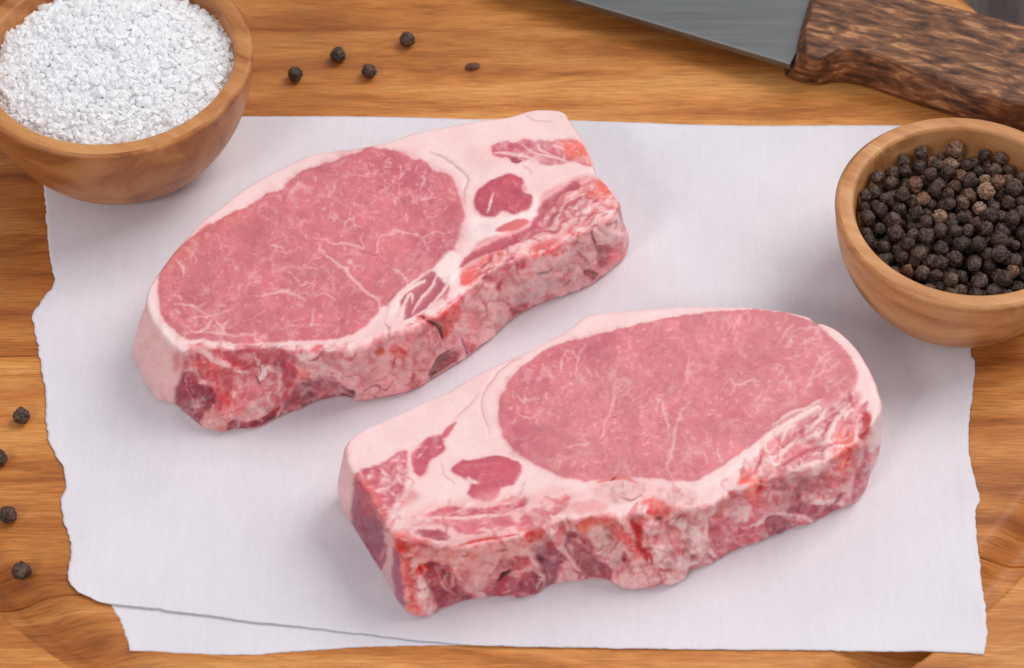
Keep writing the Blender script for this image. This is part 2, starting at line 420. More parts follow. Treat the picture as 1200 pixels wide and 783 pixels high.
# ------------------------------------------------------------------ pork chops
class Canvas:
    """flat colour and relief map of one chop, drawn from outlines, then carried by the mesh's points"""
    S = 2.0
    def __init__(s, x0, y0, x1, y1, base, seed):
        s.o = (x0, y0); s.rng = np.random.default_rng(seed)
        w, h = int((x1 - x0) * s.S), int((y1 - y0) * s.S)
        s.shape = (h, w)
        s.X, s.Y = np.meshgrid(x0 + np.arange(w) / s.S, y0 + np.arange(h) / s.S)
        s.rgb = np.ones((h, w, 3)) * np.array(base, float)
        s.memo = {}; s.kinds = ['fat_cap']; s.last = {}
        s.h = np.zeros((h, w)); s.lab = np.zeros((h, w), int)
        s.wx = fractal(s.shape, 26, s.rng, 5); s.wy = fractal(s.shape, 26, s.rng, 5)
        s.wx += .28 * fractal(s.shape, 9, s.rng, 3, .7); s.wy += .28 * fractal(s.shape, 9, s.rng, 3, .7)
        s.n3 = fractal(s.shape, 20, s.rng, 2, .5)
        s.n1 = fractal(s.shape, 50, s.rng, 5); s.n2 = fractal(s.shape, 12, s.rng, 3, .7)
    def box(s, pts, pad):
        x0, y0 = pts.min(0) - pad; x1, y1 = pts.max(0) + pad
        a = max(0, int((x0 - s.o[0]) * s.S)); b = min(s.shape[1], int((x1 - s.o[0]) * s.S) + 1)
        c = max(0, int((y0 - s.o[1]) * s.S)); d = min(s.shape[0], int((y1 - s.o[1]) * s.S) + 1)
        return slice(c, max(d, c + 1)), slice(a, max(b, a + 1))
    def sdf(s, pts, sl, warp):
        X = s.X[sl] + s.wx[sl] * warp; Y = s.Y[sl] + s.wy[sl] * warp
        d = np.full(X.shape, 1e9); ins = np.zeros(X.shape, bool)
        for (x1, y1), (x2, y2) in zip(pts, np.roll(pts, -1, 0)):
            ex, ey = x2 - x1, y2 - y1
            t = np.clip(((X - x1) * ex + (Y - y1) * ey) / (ex * ex + ey * ey + 1e-9), 0, 1)
            d = np.minimum(d, (X - x1 - t * ex) ** 2 + (Y - y1 - t * ey) ** 2)
            if y1 != y2:
                ins ^= ((y1 > Y) != (y2 > Y)) & (X < (x2 - x1) * (Y - y1) / (y2 - y1) + x1)
        d = np.sqrt(d)
        return np.where(ins, -d, d)
    def inside(s, region):
        """box and signed distance of a region, worked out once"""
        reg = np.array(region, float); key = reg.tobytes()
        if key not in s.memo:
            sl = s.box(reg, 2); s.memo[key] = (sl, s.sdf(reg, sl, 3))
        return s.memo[key]
    def depth(s, region, p):
        sl, d = s.inside(region)
        j = int((p[0] - s.o[0]) * s.S) - sl[1].start; i = int((p[1] - s.o[1]) * s.S) - sl[0].start
        return d[min(max(i, 0), d.shape[0] - 1), min(max(j, 0), d.shape[1] - 1)]
    def put(s, sl, a, col, h, tex):
        c = np.array(col, float)
        t = 1 + tex * (0.8 * s.n1[sl] + 0.3 * s.n2[sl])
        s.rgb[sl] = s.rgb[sl] * (1 - a[..., None]) + (c * t[..., None]) * a[..., None]
    def poly(s, pts, col, soft=1.6, warp=3.0, alpha=1.0, h=0.0, hs=4.0, lab=None, tex=0.10, frag=0.0):
        pts = np.array(pts, float)
        if len(pts) > 3: pts = curve(pts, max(24, len(pts) * 4), True)
        sl = s.box(pts, soft + warp + hs + 2)
        d = s.sdf(pts, sl, warp)
        a = np.clip(0.5 - d / (2 * soft), 0, 1); a = a * a * (3 - 2 * a)
        if not frag and tex >= .18: frag = .4
        if frag: a = a * np.clip(1.0 + frag * (1.0 * s.n3[sl] + 1.8 * s.n1[sl] - .15), 0, 1)
        s.put(sl, a * alpha, col, h, tex)
        if lab == 2 and alpha == 1.0 and min(col) < 130:
            e = np.clip(1 - np.maximum(d, 0) / (soft + 5), 0, 1) * (d > 0) * .55 * np.clip(.7 + 1.2 * s.n1[sl], 0, 1)
            s.put(sl, e * e, (226, 150, 152), 0, .05)
        if h:
            b = np.clip(0.5 - d / (2 * hs), 0, 1); s.h[sl] += h * b * b * (3 - 2 * b)
        if lab is not None:
            nm = ('fat_cap', 'loin_muscle', 'side_muscle', 'bone_edge')[lab]
            if lab == 0: i = 0
            elif lab != 2 and nm in s.last: i = s.last[nm]
            else: s.kinds.append(nm); i = s.last[nm] = len(s.kinds) - 1
            s.lab[sl] = np.where(d < 0, i, s.lab[sl])
    def ell(s, x, y, rx, ry, col, rot=0.0, **k):
        t = np.linspace(0, 2 * math.pi, 14, endpoint=False)
        c, sn = math.cos(rot), math.sin(rot)
        s.poly(np.stack([x + rx * np.cos(t) * c - ry * np.sin(t) * sn, y + rx * np.cos(t) * sn + ry * np.sin(t) * c], 1), col, **k)
    def line(s, pts, w, col, soft=0.9, warp=2.0, alpha=1.0, h=0.0, taper=True, tex=0.04):
        pts = np.array(pts, float)
        if len(pts) > 2: pts = curve(pts, len(pts) * 5)
        sl = s.box(pts, w + soft + warp + 2)
        X = s.X[sl] + s.wx[sl] * warp; Y = s.Y[sl] + s.wy[sl] * warp
        L = np.r_[0, np.cumsum(np.linalg.norm(np.diff(pts, axis=0), axis=1))]; L /= L[-1]
        best = np.full(X.shape, 1e9); prm = np.zeros(X.shape)
        for i in range(len(pts) - 1):
            x1, y1 = pts[i]; ex, ey = pts[i + 1] - pts[i]
            t = np.clip(((X - x1) * ex + (Y - y1) * ey) / (ex * ex + ey * ey + 1e-9), 0, 1)
            d = (X - x1 - t * ex) ** 2 + (Y - y1 - t * ey) ** 2
            m = d < best; best = np.where(m, d, best); prm = np.where(m, L[i] + t * (L[i + 1] - L[i]), prm)
        d = np.sqrt(best)
        ww = w / 2 * ((0.25 + 0.75 * np.sin(np.pi * np.clip(prm, .03, .97)) ** .6) if taper else 1.0) * (1 + .35 * s.n2[sl])
        a = np.clip((ww - d) / (2 * soft) + 0.5, 0, 1)
        s.put(sl, a * alpha, col, h, tex)
        if h: s.h[sl] += h * np.clip((ww * 1.4 - d) / 3 + .5, 0, 1)
    def marble(s, region, n, ln, w, ang, spread, col, alpha=(.25, .8), avoid=None):
        reg = np.array(region, float); lo, hi = reg.min(0), reg.max(0)
        k = 0; r = s.rng
        while k < n:
            p = r.uniform(lo, hi)
            sl = s.box(p[None], 1)
            if s.depth(region, p) > -4 or (s.n1[sl].mean() < r.uniform(-.45, .15)): continue
            k += 1
            a = ang + r.normal(0, spread); L = r.uniform(*ln) * (1 if r.random() < .8 else 1.8)
            pts = [p]
            for _ in range(4):
                a += r.normal(0, .45)
                pts.append(pts[-1] + np.array([math.cos(a), math.sin(a)]) * L / 4)
            s.line(pts, r.uniform(*w), col, soft=1.0, warp=2.5, alpha=r.uniform(*alpha), h=0.03)
            if r.random() < .3:
                a2 = a + r.choice([-1, 1]) * r.uniform(.6, 1.3); q = pts[2]
                s.line([q, q + np.array([math.cos(a2), math.sin(a2)]) * L * .4], r.uniform(*w) * .8, col, soft=1.0, warp=2.5, alpha=r.uniform(*alpha))
    def strands(s, region, n, cols, ln, w, ang, spread, alpha=(.3, .8), seed=0):
        """torn fibres of every colour lying over a cut side, each with a little relief"""
        for k, (col, hh) in enumerate(cols):
            reg = np.array(region, float); lo, hi = reg.min(0), reg.max(0); m = 0; r = s.rng
            while m < n:
                p = r.uniform(lo, hi); sl = s.box(p[None], 1)
                if s.depth(region, p) > -2: continue
                m += 1; a = ang + r.normal(0, spread); L = r.uniform(*ln); pts = [p]
                for _ in range(4):
                    a += r.normal(0, .4); pts.append(pts[-1] + np.array([math.cos(a), math.sin(a)]) * L / 4)
                s.line(pts, r.uniform(*w), col, soft=1.4, warp=4, alpha=r.uniform(*alpha), h=hh, tex=.1)
    def grain(s, region, amount, ang, cell=(14, 3)):
        """fine bundles of fibre running at the given angle inside a region"""
        sl, d = s.inside(region)
        h, w = d.shape
        big = fractal((int(h + w), int(h + w)), cell[1] * s.S, s.rng, 3, .7)
        c, sn = math.cos(ang), math.sin(ang)
        yy, xx = np.mgrid[0:h, 0:w]
        xx = xx + 6 * s.wx[sl]; yy = yy + 6 * s.wy[sl]
        iu = ((xx * c + yy * sn) * cell[1] / cell[0]).astype(int) % big.shape[1]
        iv = ((-xx * sn + yy * c)).astype(int) % big.shape[0]
        f = big[iv, iu]
        a = np.clip(-d / 4, 0, 1) * amount
        s.rgb[sl] *= 1 + (a * f)[..., None]
        s.h[sl] += .07 * np.clip(-d / 4, 0, 1) * f
    def net(s, sl, cell, width, warp, stretch=1.0):
        """a branching net of thin lines (0..1), broken up along its length"""
        h, w = s.shape
        A = lattice((h + 80, int(w / stretch) + 80), cell * s.S, s.rng); B = lattice((h + 80, int(w / stretch) + 80), cell * .62 * s.S, s.rng)
        yy, xx = np.mgrid[sl]
        iy = np.clip((yy + 40 + s.wy[sl] * warp * s.S).astype(int), 0, h + 79); ix = np.clip(((xx + s.wx[sl] * warp * s.S) / stretch + 40).astype(int), 0, A.shape[1] - 1)
        k = width * 1.6 / cell
        la = np.exp(-(A[iy, ix] / k) ** 2); lb = np.exp(-(B[iy, ix] / (k * 1.2)) ** 2) * .7
        brk = np.clip(.5 + 2.4 * fractal((yy.shape[0], yy.shape[1]), cell * 1.3 * s.S, s.rng, 3), 0, 1)
        return np.maximum(la, lb) * brk
    def vein(s, region, cell, width, warp, col, alpha, h=0.0, stretch=1.0, edge=3.0):
        sl, d_ = s.inside(region)
        a = np.clip(-d_ / edge, 0, 1) * s.net(sl, cell, width, warp, stretch) * alpha
        s.put(sl, a, col, 0, .06); s.h[sl] += h * a
    def blotch(s, region, cell, amount, edge=3.0, h=0.0, col=None):
        sl, d_ = s.inside(region)
        m = np.clip(-d_ / edge, 0, 1)
        f = fractal(m.shape, cell * s.S, s.rng, 3, .6) * 1.6
        if col is None: s.rgb[sl] *= 1 + (m * amount * f)[..., None]
        else: s.put(sl, m * np.clip(f * 1.8 - .15, 0, 1) * amount, col, 0, .05)
        s.h[sl] += h * m * f
    def punch(s, region, k, mid):
        sl, d_ = s.inside(region)
        m = (np.clip(-d_ / 4, 0, 1) * k)[..., None]
        s.rgb[sl] += (s.rgb[sl] - np.array(mid, float)) * m
        s.rgb[sl] *= 1 - (m / k) * np.array([-.01, .06, .045])
    def settle(s):
        r_, g_, b_ = s.rgb[..., 0], s.rgb[..., 1], s.rgb[..., 2]
        s.rgb[..., 1] = np.where(r_ - g_ < 85, np.minimum(g_, b_ + 1.5), g_)
        h = s.h
        for _ in range(3):
            for ax in (0, 1):
                h = (np.roll(h, 3, ax) + np.roll(h, 2, ax) + np.roll(h, 1, ax) + h + np.roll(h, -1, ax) + np.roll(h, -2, ax) + np.roll(h, -3, ax)) / 7
        s.hs = .88 * h + .12 * s.h
    def sample(s, px, py):
        x = np.clip((px - s.o[0]) * s.S, 0, s.shape[1] - 1.01); y = np.clip((py - s.o[1]) * s.S, 0, s.shape[0] - 1.01)
        ix, iy = x.astype(int), y.astype(int); fx, fy = x - ix, y - iy
        def bl(A):
            f1, f2 = (fx, fy) if A.ndim == 2 else (fx[:, None], fy[:, None])
            return (A[iy, ix] * (1 - f1) + A[iy, ix + 1] * f1) * (1 - f2) + (A[iy + 1, ix] * (1 - f1) + A[iy + 1, ix + 1] * f1) * f2
        return bl(s.rgb), bl(s.hs), s.lab[np.round(y).astype(int), np.round(x).astype(int)]

FATC = (244, 211, 207); SIDEFAT = (238, 196, 188); PINK = (232, 152, 153); WHITE = (248, 224, 218); VEIN = (242, 196, 192)
LEAN1 = (208, 112, 120); LEAN2 = (212, 120, 127); RED = (196, 84, 96); DARK = (160, 66, 80); ORANGE = (224, 100, 96); BONE = (228, 192, 182)

def strip(pairs, down=8):
    a = np.array(pairs, float)
    b = a[::-1, 1].copy(); b[:, 1] += down
    return np.vstack([a[:, 0], b])

P1 = [((172, 343), (160, 412)), ((171, 356), (159, 425)), ((175, 368), (166, 440)), ((182, 381), (172, 453)), ((192, 394), (184, 468)),
      ((203, 405), (197, 474)), ((213, 411), (209, 480)), ((226, 408), (220, 490)), ((243, 409), (238, 503)), ((262, 411), (258, 507)),
      ((282, 409), (280, 506)), ((304, 407), (302, 504)), ((329, 409), (324, 493)), ((350, 410), (345, 484)), ((375, 409), (372, 472)),
      ((398, 410), (396, 468)), ((420, 408), (421, 468)), ((440, 399), (450, 462)), ((465, 388), (479, 456)), ((490, 381), (505, 446)),
      ((512, 372), (525, 435)), ((532, 355), (545, 422)), ((550, 338), (565, 406)), ((575, 318), (585, 390)), ((600, 306), (604, 374)),
      ((622, 301), (625, 360)), ((648, 292), (650, 351)), ((668, 280), (672, 344)), ((690, 272), (696, 333)), ((708, 262), (716, 318)),
      ((721, 250), (731, 306)), ((727, 238), (736, 293))]
B1 = [(722, 229), (712, 215), (700, 204), (697, 193), (690, 176), (678, 155), (668, 140), (661, 130), (640, 127), (620, 129), (600, 135), (570, 139),
      (545, 143), (520, 148), (490, 153), (463, 162), (440, 168), (415, 173), (390, 176), (365, 180), (340, 190), (310, 205), (285, 220), (262, 238),
      (240, 255), (220, 275), (203, 295), (190, 312), (179, 328)]
P2 = [((407, 517), (402, 580)), ((403, 528), (399, 590)), ((407, 543), (402, 601)), ((416, 558), (411, 613)), ((424, 570), (418, 624)),
      ((436, 587), (429, 643)), ((447, 607), (444, 667)), ((456, 622), (459, 694)), ((463, 629), (472, 713)), ((474, 632), (482, 722)), ((500, 637), (500, 723)),
      ((525, 640), (524, 715)), ((548, 640), (550, 706)), ((575, 634), (577, 702)), ((604, 629), (603, 699)), ((628, 622), (624, 697)),
      ((645, 614), (645, 689)), ((662, 609), (665, 684)), ((690, 606), (690, 683)), ((715, 605), (715, 684)), ((738, 604), (738, 688)),
      ((762, 599), (763, 688)), ((785, 595), (788, 685)), ((806, 594), (803, 676)), ((825, 594), (828, 664)), ((842, 588), (843, 655)),
      ((860, 577), (862, 647)), ((885, 567), (887, 638)), ((910, 560), (912, 628)), ((937, 552), (938, 619)), ((960, 544), (960, 611)),
      ((982, 535), (985, 597)), ((1000, 523), (1003, 590)), ((1014, 508), (1014, 575)), ((1024, 496), (1020, 557)), ((1031, 484), (1026, 545))]
B2 = [(1034, 472), (1030, 457), (1024, 440), (1016, 425), (1002, 404), (984, 387), (965, 378), (959, 381), (950, 371), (930, 366), (904, 362), (877, 359), (850, 358),
      (800, 358), (769, 360), (739, 362), (712, 365), (688, 369), (674, 379), (660, 389), (640, 398), (619, 411), (596, 420), (560, 437), (540, 449),
      (524, 459), (509, 465), (484, 476), (456, 489), (436, 498), (418, 507)]

def flesh(c, side, k):
    """torn flesh: pale fat, pink and red fibres and thin membranes running through a cut side"""
    c.blotch(side, 7, .09 * k, h=.10 * k); c.blotch(side, 11, .35 * k, col=(242, 180, 178)); c.blotch(side, 9, .5 * k, col=(212, 88, 96)); c.blotch(side, 6, .4 * k, col=(248, 220, 212))
    c.vein(side, 15, 1.3, 7, (248, 216, 208), .75 * k, .35 * k, 1.5); c.vein(side, 9, .9, 6, (244, 204, 198), .5 * k, .2 * k, 1.5)
    c.vein(side, 14, 1.0, 7, (200, 62, 70), .6 * k, -.25 * k, 1.5); c.vein(side, 26, 1.2, 8, (140, 46, 56), .5 * k, -.4 * k, 1.6)

def paint1():
    c = Canvas(120, 100, 780, 540, FATC, 11)
    c.rgb *= (1 + .03 * c.n1 + .012 * c.n2)[..., None]
    t_ = np.clip(1.3 * fractal(c.shape, 60, c.rng, 4) + .1, 0, 1)[..., None] * .45
    c.rgb = c.rgb * (1 - t_) + np.array([238, 188, 188.]) * t_
    c.poly(strip(P1), PINK, soft=4, warp=3, tex=.12, lab=3)
    c.strands(strip(P1), 70, [((240, 188, 184), .2), ((222, 118, 122), -.1), ((248, 216, 208), .25), ((208, 84, 86), -.2), ((226, 140, 142), .1)], (10, 34), (3, 9), -.35, .7)
    flesh(c, strip(P1), .9)
    c.grain(strip(P1), .16, 1.4, (22, 4))
    # tinted fat of the top
    c.poly([(545, 178), (585, 168), (600, 190), (560, 196)], (236, 188, 186), soft=8, alpha=.6)
    c.poly([(540, 320), (560, 285), (615, 255), (640, 225), (690, 205), (722, 232), (724, 252), (690, 275), (648, 295), (600, 308), (560, 335)], (228, 160, 158), soft=4, tex=.14)
    c.grain([(540, 320), (560, 285), (615, 255), (640, 225), (690, 205), (722, 232), (724, 252), (690, 275), (648, 295), (600, 308), (560, 335)], .16, -.6, (26, 4))
    c.poly([(560, 282), (548, 262), (556, 252), (590, 256), (624, 246), (632, 250), (600, 268)], WHITE, soft=3)
    eye = [(447, 174), (464, 178), (482, 186), (500, 191), (509, 202), (522, 205), (532, 215), (535, 227), (542, 242), (545, 256), (540, 268), (535, 283), (528, 297),
           (511, 312), (495, 322), (476, 336), (466, 350), (457, 362), (448, 358), (442, 370), (424, 387), (405, 396), (375, 399), (350, 399), (325, 402), (302, 403),
           (275, 403), (250, 399), (220, 398), (205, 387), (196, 380), (188, 364), (185, 343), (187, 321), (197, 304), (213, 289), (236, 271), (260, 256), (288, 242),
           (303, 235), (312, 228), (330, 222), (341, 212), (358, 199), (370, 196), (395, 188), (413, 181), (430, 175)]
    c.poly(eye, (238, 186, 182), soft=7, warp=4, alpha=.75)
    c.poly(eye, LEAN1, soft=1.8, warp=3, h=.35, hs=5, lab=1, tex=.14)
    c.poly([(430, 176), (470, 182), (505, 200), (535, 225), (540, 270), (515, 300), (480, 285), (470, 230), (430, 200), (380, 200), (330, 230), (290, 250), (360, 205)], (190, 88, 104), soft=16, warp=8, alpha=.6)
    c.poly([(190, 340), (200, 305), (240, 272), (300, 240), (280, 262), (230, 292), (205, 330)], (218, 112, 100), soft=8, warp=6, alpha=.6)
    c.blotch(eye, 22, .35, col=(186, 88, 100)); c.blotch(eye, 26, .3, col=(214, 126, 124)); c.blotch(eye, 6, .025)
    c.grain(eye, .05, .5, (12, 4))
    c.vein(eye, 9, .7, 7, (226, 146, 148), .4); c.vein(eye, 15, .8, 8, VEIN, .3, .03); c.vein(eye, 28, 1.0, 9, VEIN, .4, .04)
    c.marble(eye, 330, (2, 6), (1.2, 2.4), .2, 1.4, (234, 172, 170), (.25, .75))
    c.marble(eye, 60, (5, 12), (1, 2), .2, 1.0, VEIN, (.3, .6))
    c.marble([(190, 340), (240, 360), (330, 375), (420, 380), (300, 400), (215, 394)], 20, (8, 22), (1.4, 3), .15, .5, VEIN, (.3, .7))
    for pts, w in (([(373, 288), (383, 302), (400, 315), (412, 330), (425, 340), (440, 350), (447, 366)], 6), ([(443, 290), (445, 281), (452, 276), (463, 272), (475, 275), (495, 279)], 3.6),
                   ([(495, 279), (505, 274), (517, 272), (519, 280)], 2.8), ([(495, 279), (502, 292)], 2), ([(440, 298), (442, 285)], 3), ([(372, 282), (390, 286), (412, 287), (425, 290), (424, 276)], 3),
                   ([(462, 315), (473, 325), (478, 336)], 4), ([(298, 349), (315, 347), (330, 343), (345, 346), (358, 353)], 4), ([(206, 357), (222, 360), (235, 366), (244, 372)], 3.4),
                   ([(338, 322), (350, 330), (356, 334), (367, 335), (368, 344)], 3), ([(208, 306), (214, 316), (216, 324)], 4), ([(318, 288), (330, 291), (338, 298)], 3.4),
                   ([(404, 268), (406, 260), (412, 255)], 2.6), ([(369, 347), (392, 350)], 3), ([(470, 195), (472, 205), (466, 211)], 3), ([(498, 205), (498, 214), (494, 222)], 3.4),
                   ([(215, 392), (240, 390), (270, 394), (300, 392)], 3), ([(365, 384), (368, 366), (366, 360)], 3), ([(475, 250), (477, 262)], 3.2)):
        c.line(pts, w * .68, VEIN, alpha=.68, h=.04, warp=5, soft=1.1)
    c.ell(410, 309, 5, 4, VEIN, soft=2.5, alpha=.6, warp=6); c.ell(392, 256, 4, 2.5, VEIN, soft=2, alpha=.4)
    # corner of eye: strands
    c.poly([(460, 368), (470, 350), (482, 337), (505, 318), (526, 328), (522, 345), (498, 362), (474, 376)], (184, 94, 108), warp=2, h=-.3, lab=1)
    for pts, w in (([(455, 375), (460, 358), (470, 346), (482, 337), (497, 328)], 6), ([(468, 372), (476, 352), (483, 344), (484, 355)], 4), ([(484, 368), (492, 352), (504, 336), (512, 322)], 3.5),
                   ([(502, 360), (514, 348), (524, 334), (528, 326)], 5), ([(498, 365), (515, 357), (528, 350), (534, 352)], 4)):
        c.line(pts, w, (238, 196, 190), h=.3)
    c.poly([(508, 318), (516, 305), (530, 296), (540, 308), (535, 326), (524, 332), (514, 326)], WHITE, soft=3, h=.3)
    # small round muscle
    c.poly([(556, 231), (563, 222), (579, 211), (594, 205), (608, 208), (613, 213), (612, 222), (615, 227), (624, 229), (625, 236), (617, 247), (601, 252), (590, 248), (581, 254), (567, 253), (557, 245)],
           (184, 76, 92), soft=1.8, warp=2.5, h=.4, lab=2, tex=.16)
    c.marble([(556, 231), (579, 211), (608, 208), (624, 229), (601, 252), (567, 253)], 14, (4, 10), (1, 2), -.8, .7, (226, 130, 138), (.3, .7))
    c.line([(572, 250), (575, 238), (578, 228)], 3.2, VEIN)
    c.line([(626, 226), (629, 238), (622, 250), (610, 258)], 6, WHITE, soft=2)
    # muscle patch near the far corner
    c.poly([(577, 170), (594, 166), (611, 165), (626, 164), (651, 165), (672, 163), (681, 168), (692, 181), (698, 192), (683, 193), (665, 190), (640, 192), (619, 189), (601, 192), (595, 186), (581, 182)],
           (198, 92, 106), warp=4, h=-.2, lab=2, tex=.2)
    c.poly([(652, 168), (672, 164), (682, 169), (697, 191), (680, 190), (664, 184)], (232, 112, 98), soft=5, tex=.2)
    for pts, w in (([(580, 178), (597, 180), (615, 183), (632, 190)], 4), ([(612, 170), (630, 180), (652, 184), (668, 190)], 3), ([(630, 168), (634, 176), (644, 180)], 3.2), ([(648, 170), (662, 176)], 3)):
        c.line(pts, w, (240, 200, 196), alpha=.85)
    c.ell(604, 188, 7, 4, (160, 66, 84), rot=.4)
    # streaks of rib muscle
    c.poly([(629, 250), (635, 236), (654, 224), (669, 211), (679, 213), (680, 220), (664, 224), (652, 237), (641, 250)], (180, 80, 94), warp=2.5, h=-.5, lab=2, tex=.2)
    c.poly([(650, 250), (640, 266), (620, 280), (595, 290), (570, 297), (548, 306), (538, 315), (541, 304), (555, 294), (575, 285), (592, 277), (615, 267), (630, 250)], (184, 82, 96), warp=2.5, h=-.4, lab=2, tex=.22)
    c.poly([(580, 271), (590, 263), (612, 257), (620, 261), (602, 270)], (214, 110, 114), warp=2, h=.2)
    c.poly([(652, 258), (656, 243), (668, 232), (690, 226), (702, 221), (692, 237), (674, 251), (660, 263)], (200, 108, 118), warp=2.5, h=.3, tex=.2)
    c.line([(652, 262), (658, 246), (668, 234), (690, 226)], 3, WHITE, alpha=.8); c.line([(660, 268), (676, 254), (694, 242), (706, 230)], 4, (238, 186, 180), h=.4)
    c.line([(545, 318), (575, 302), (606, 290), (640, 276), (664, 262)], 4, (236, 184, 180), h=.4)
    c.poly([(686, 229), (695, 217), (708, 210), (717, 219), (721, 232), (706, 236), (695, 233)], (232, 108, 94), soft=4, tex=.2)
    c.poly([(664, 276), (672, 265), (690, 254), (699, 247), (701, 258), (690, 267), (675, 275)], ORANGE, soft=3, warp=4, tex=.22)
    c.poly([(617, 299), (626, 289), (647, 281), (655, 286), (648, 296), (626, 303)], ORANGE, soft=3, warp=4, tex=.22)
    c.poly([(541, 331), (545, 318), (560, 308), (585, 294), (590, 300), (565, 320), (555, 328)], (212, 96, 92), soft=3, warp=4, tex=.25, h=-.3)
    c.poly([(540, 334), (548, 322), (560, 318), (556, 330)], ORANGE, soft=3)
    # rib face and ragged end
    c.poly([(596, 352), (602, 325), (625, 308), (660, 296), (690, 276), (697, 285), (694, 310), (688, 330), (660, 346), (630, 354), (612, 364)], (230, 184, 180), soft=4, warp=4, h=.5, hs=8, lab=3, frag=.4)
    c.poly([(602, 350), (612, 332), (640, 322), (650, 330), (634, 345), (612, 358)], (206, 172, 168), soft=6, alpha=.7)
    c.line([(630, 322), (640, 317), (648, 314)], 3, (150, 112, 124), alpha=.7, h=-.3)
    c.poly([(585, 388), (582, 350), (596, 330), (606, 318), (600, 350), (598, 375)], (234, 186, 178), soft=4)
    c.poly([(574, 345), (580, 335), (593, 329), (588, 340), (578, 350)], (192, 66, 74), warp=3, h=-.5)
    c.poly([(599, 364), (606, 357), (618, 354), (614, 362), (602, 369)], (190, 76, 88), h=-.4)
    c.poly([(694, 268), (700, 252), (714, 246), (724, 254), (728, 272), (728, 288), (712, 288), (698, 284)], (240, 196, 190), soft=3, h=.6, hs=6)
    c.poly([(698, 288), (703, 286), (722, 291), (719, 300), (713, 310), (705, 314), (700, 303)], (164, 40, 50), soft=2, warp=4, h=-1.0, tex=.25)
    c.poly([(722, 284), (731, 272), (737, 292), (731, 305), (718, 314), (714, 306)], (226, 126, 124), soft=3, tex=.2)
    c.poly([(683, 319), (690, 316), (700, 320), (696, 328), (690, 326)], (150, 40, 48), warp=3, h=-.7)
    c.line([(693, 268), (694, 280), (700, 292)], 2.5, (160, 70, 78), h=-.6)
    # front left corner
    c.poly([(150, 398), (161, 378), (170, 345), (178, 360), (186, 380), (204, 405), (213, 418), (211, 440), (205, 455), (201, 482), (180, 482), (160, 455), (150, 427)], SIDEFAT, soft=3, warp=2, lab=0, tex=.05)
    sf = [(158, 398), (170, 350), (186, 384), (210, 416), (205, 455), (200, 475), (175, 455)]
    c.blotch(sf, 12, .4, col=(236, 178, 170)); c.vein(sf, 14, 1.0, 5, (214, 140, 134), .3, -.1); c.vein(sf, 9, 1.2, 5, (246, 214, 204), .4, .1)
    c.line([(178, 331), (174, 348), (178, 365), (186, 380), (196, 393), (207, 405), (220, 410)], 10, WHITE, soft=3, taper=False, alpha=.9)  # highlight along the fat's rim, painted in as a white stroke
    c.poly([(202, 418), (208, 414), (212, 425), (206, 436), (203, 430)], (206, 120, 116), soft=4, alpha=.7)
    c.poly([(205, 456), (212, 440), (220, 434), (229, 440), (234, 450), (247, 452), (253, 465), (249, 479), (238, 486), (242, 504), (229, 502), (216, 490), (206, 476)], (150, 60, 74), soft=3, warp=4, h=-.4, lab=2, tex=.2)
    c.poly([(222, 414), (236, 413), (247, 423), (262, 430), (281, 438), (279, 456), (271, 476), (258, 486), (253, 470), (248, 450), (232, 445), (225, 430)], (206, 82, 84), soft=5, warp=5, lab=2, tex=.22, alpha=.8)
    c.poly([(243, 411), (258, 410), (280, 411), (304, 409), (330, 412), (342, 420), (339, 433), (320, 428), (300, 433), (285, 433), (262, 423)], (206, 98, 102), warp=3, h=-.5, lab=2, tex=.2)
    c.line([(222, 408), (240, 414), (250, 421), (262, 426), (282, 434), (298, 437)], 5.5, (242, 192, 186), h=.5)
    c.line([(283, 440), (280, 460), (272, 480), (262, 500)], 9, (230, 150, 148), soft=2, h=.4)
    c.poly([(290, 437), (310, 431), (326, 440), (333, 460), (318, 482), (300, 492), (285, 487), (281, 470)], (214, 128, 130), soft=3, tex=.2)
    c.line([(306, 429), (310, 436), (304, 446)], 6, (244, 222, 212), h=.4); c.line([(300, 440), (304, 450)], 2.5, (120, 40, 48), h=-.4)  # the pale stroke is a glint painted into the colour
    c.line([(314, 431), (322, 436), (329, 446), (325, 460)], 4, (238, 176, 172), h=.4)
    c.poly([(282, 484), (300, 468), (321, 467), (318, 479), (300, 491), (286, 491)], (214, 174, 156), soft=3)
    c.poly([(266, 494), (280, 493), (300, 493), (320, 481), (331, 477), (327, 494), (304, 508), (280, 510), (266, 508)], (148, 52, 64), warp=3, lab=2, h=-.3, tex=.2)
    c.poly([(236, 504), (246, 481), (262, 490), (265, 508), (250, 512)], (220, 166, 150), soft=4)
    c.poly([(329, 427), (346, 418), (354, 425), (349, 441), (341, 456), (330, 472), (322, 472), (331, 450)], (186, 86, 98), soft=3, lab=2, tex=.2)
    c.line([(322, 494), (335, 468), (348, 446), (358, 436)], 5, (230, 160, 158), h=.4)
    c.poly([(340, 456), (372, 440), (395, 448), (412, 456), (406, 470), (380, 472), (352, 484), (334, 490), (330, 482)], (168, 100, 106), soft=4, warp=6, tex=.28)
    c.line([(350, 470), (362, 455), (380, 462), (392, 458)], 4, (226, 176, 170), alpha=.7, h=.3)
    c.poly([(350, 430), (352, 416), (366, 412), (380, 424), (384, 436), (366, 444), (355, 442)], (244, 208, 200), soft=4, h=.8, hs=6)
    c.ell(354, 436, 7, 8, (230, 110, 96), soft=4, alpha=.8)
    c.poly([(376, 414), (392, 412), (404, 420), (406, 430), (392, 430), (380, 422)], (214, 130, 130), soft=3, tex=.2, h=.3)
    c.line([(352, 404), (375, 402), (392, 406), (404, 416)], 4, (240, 196, 192), h=.3)
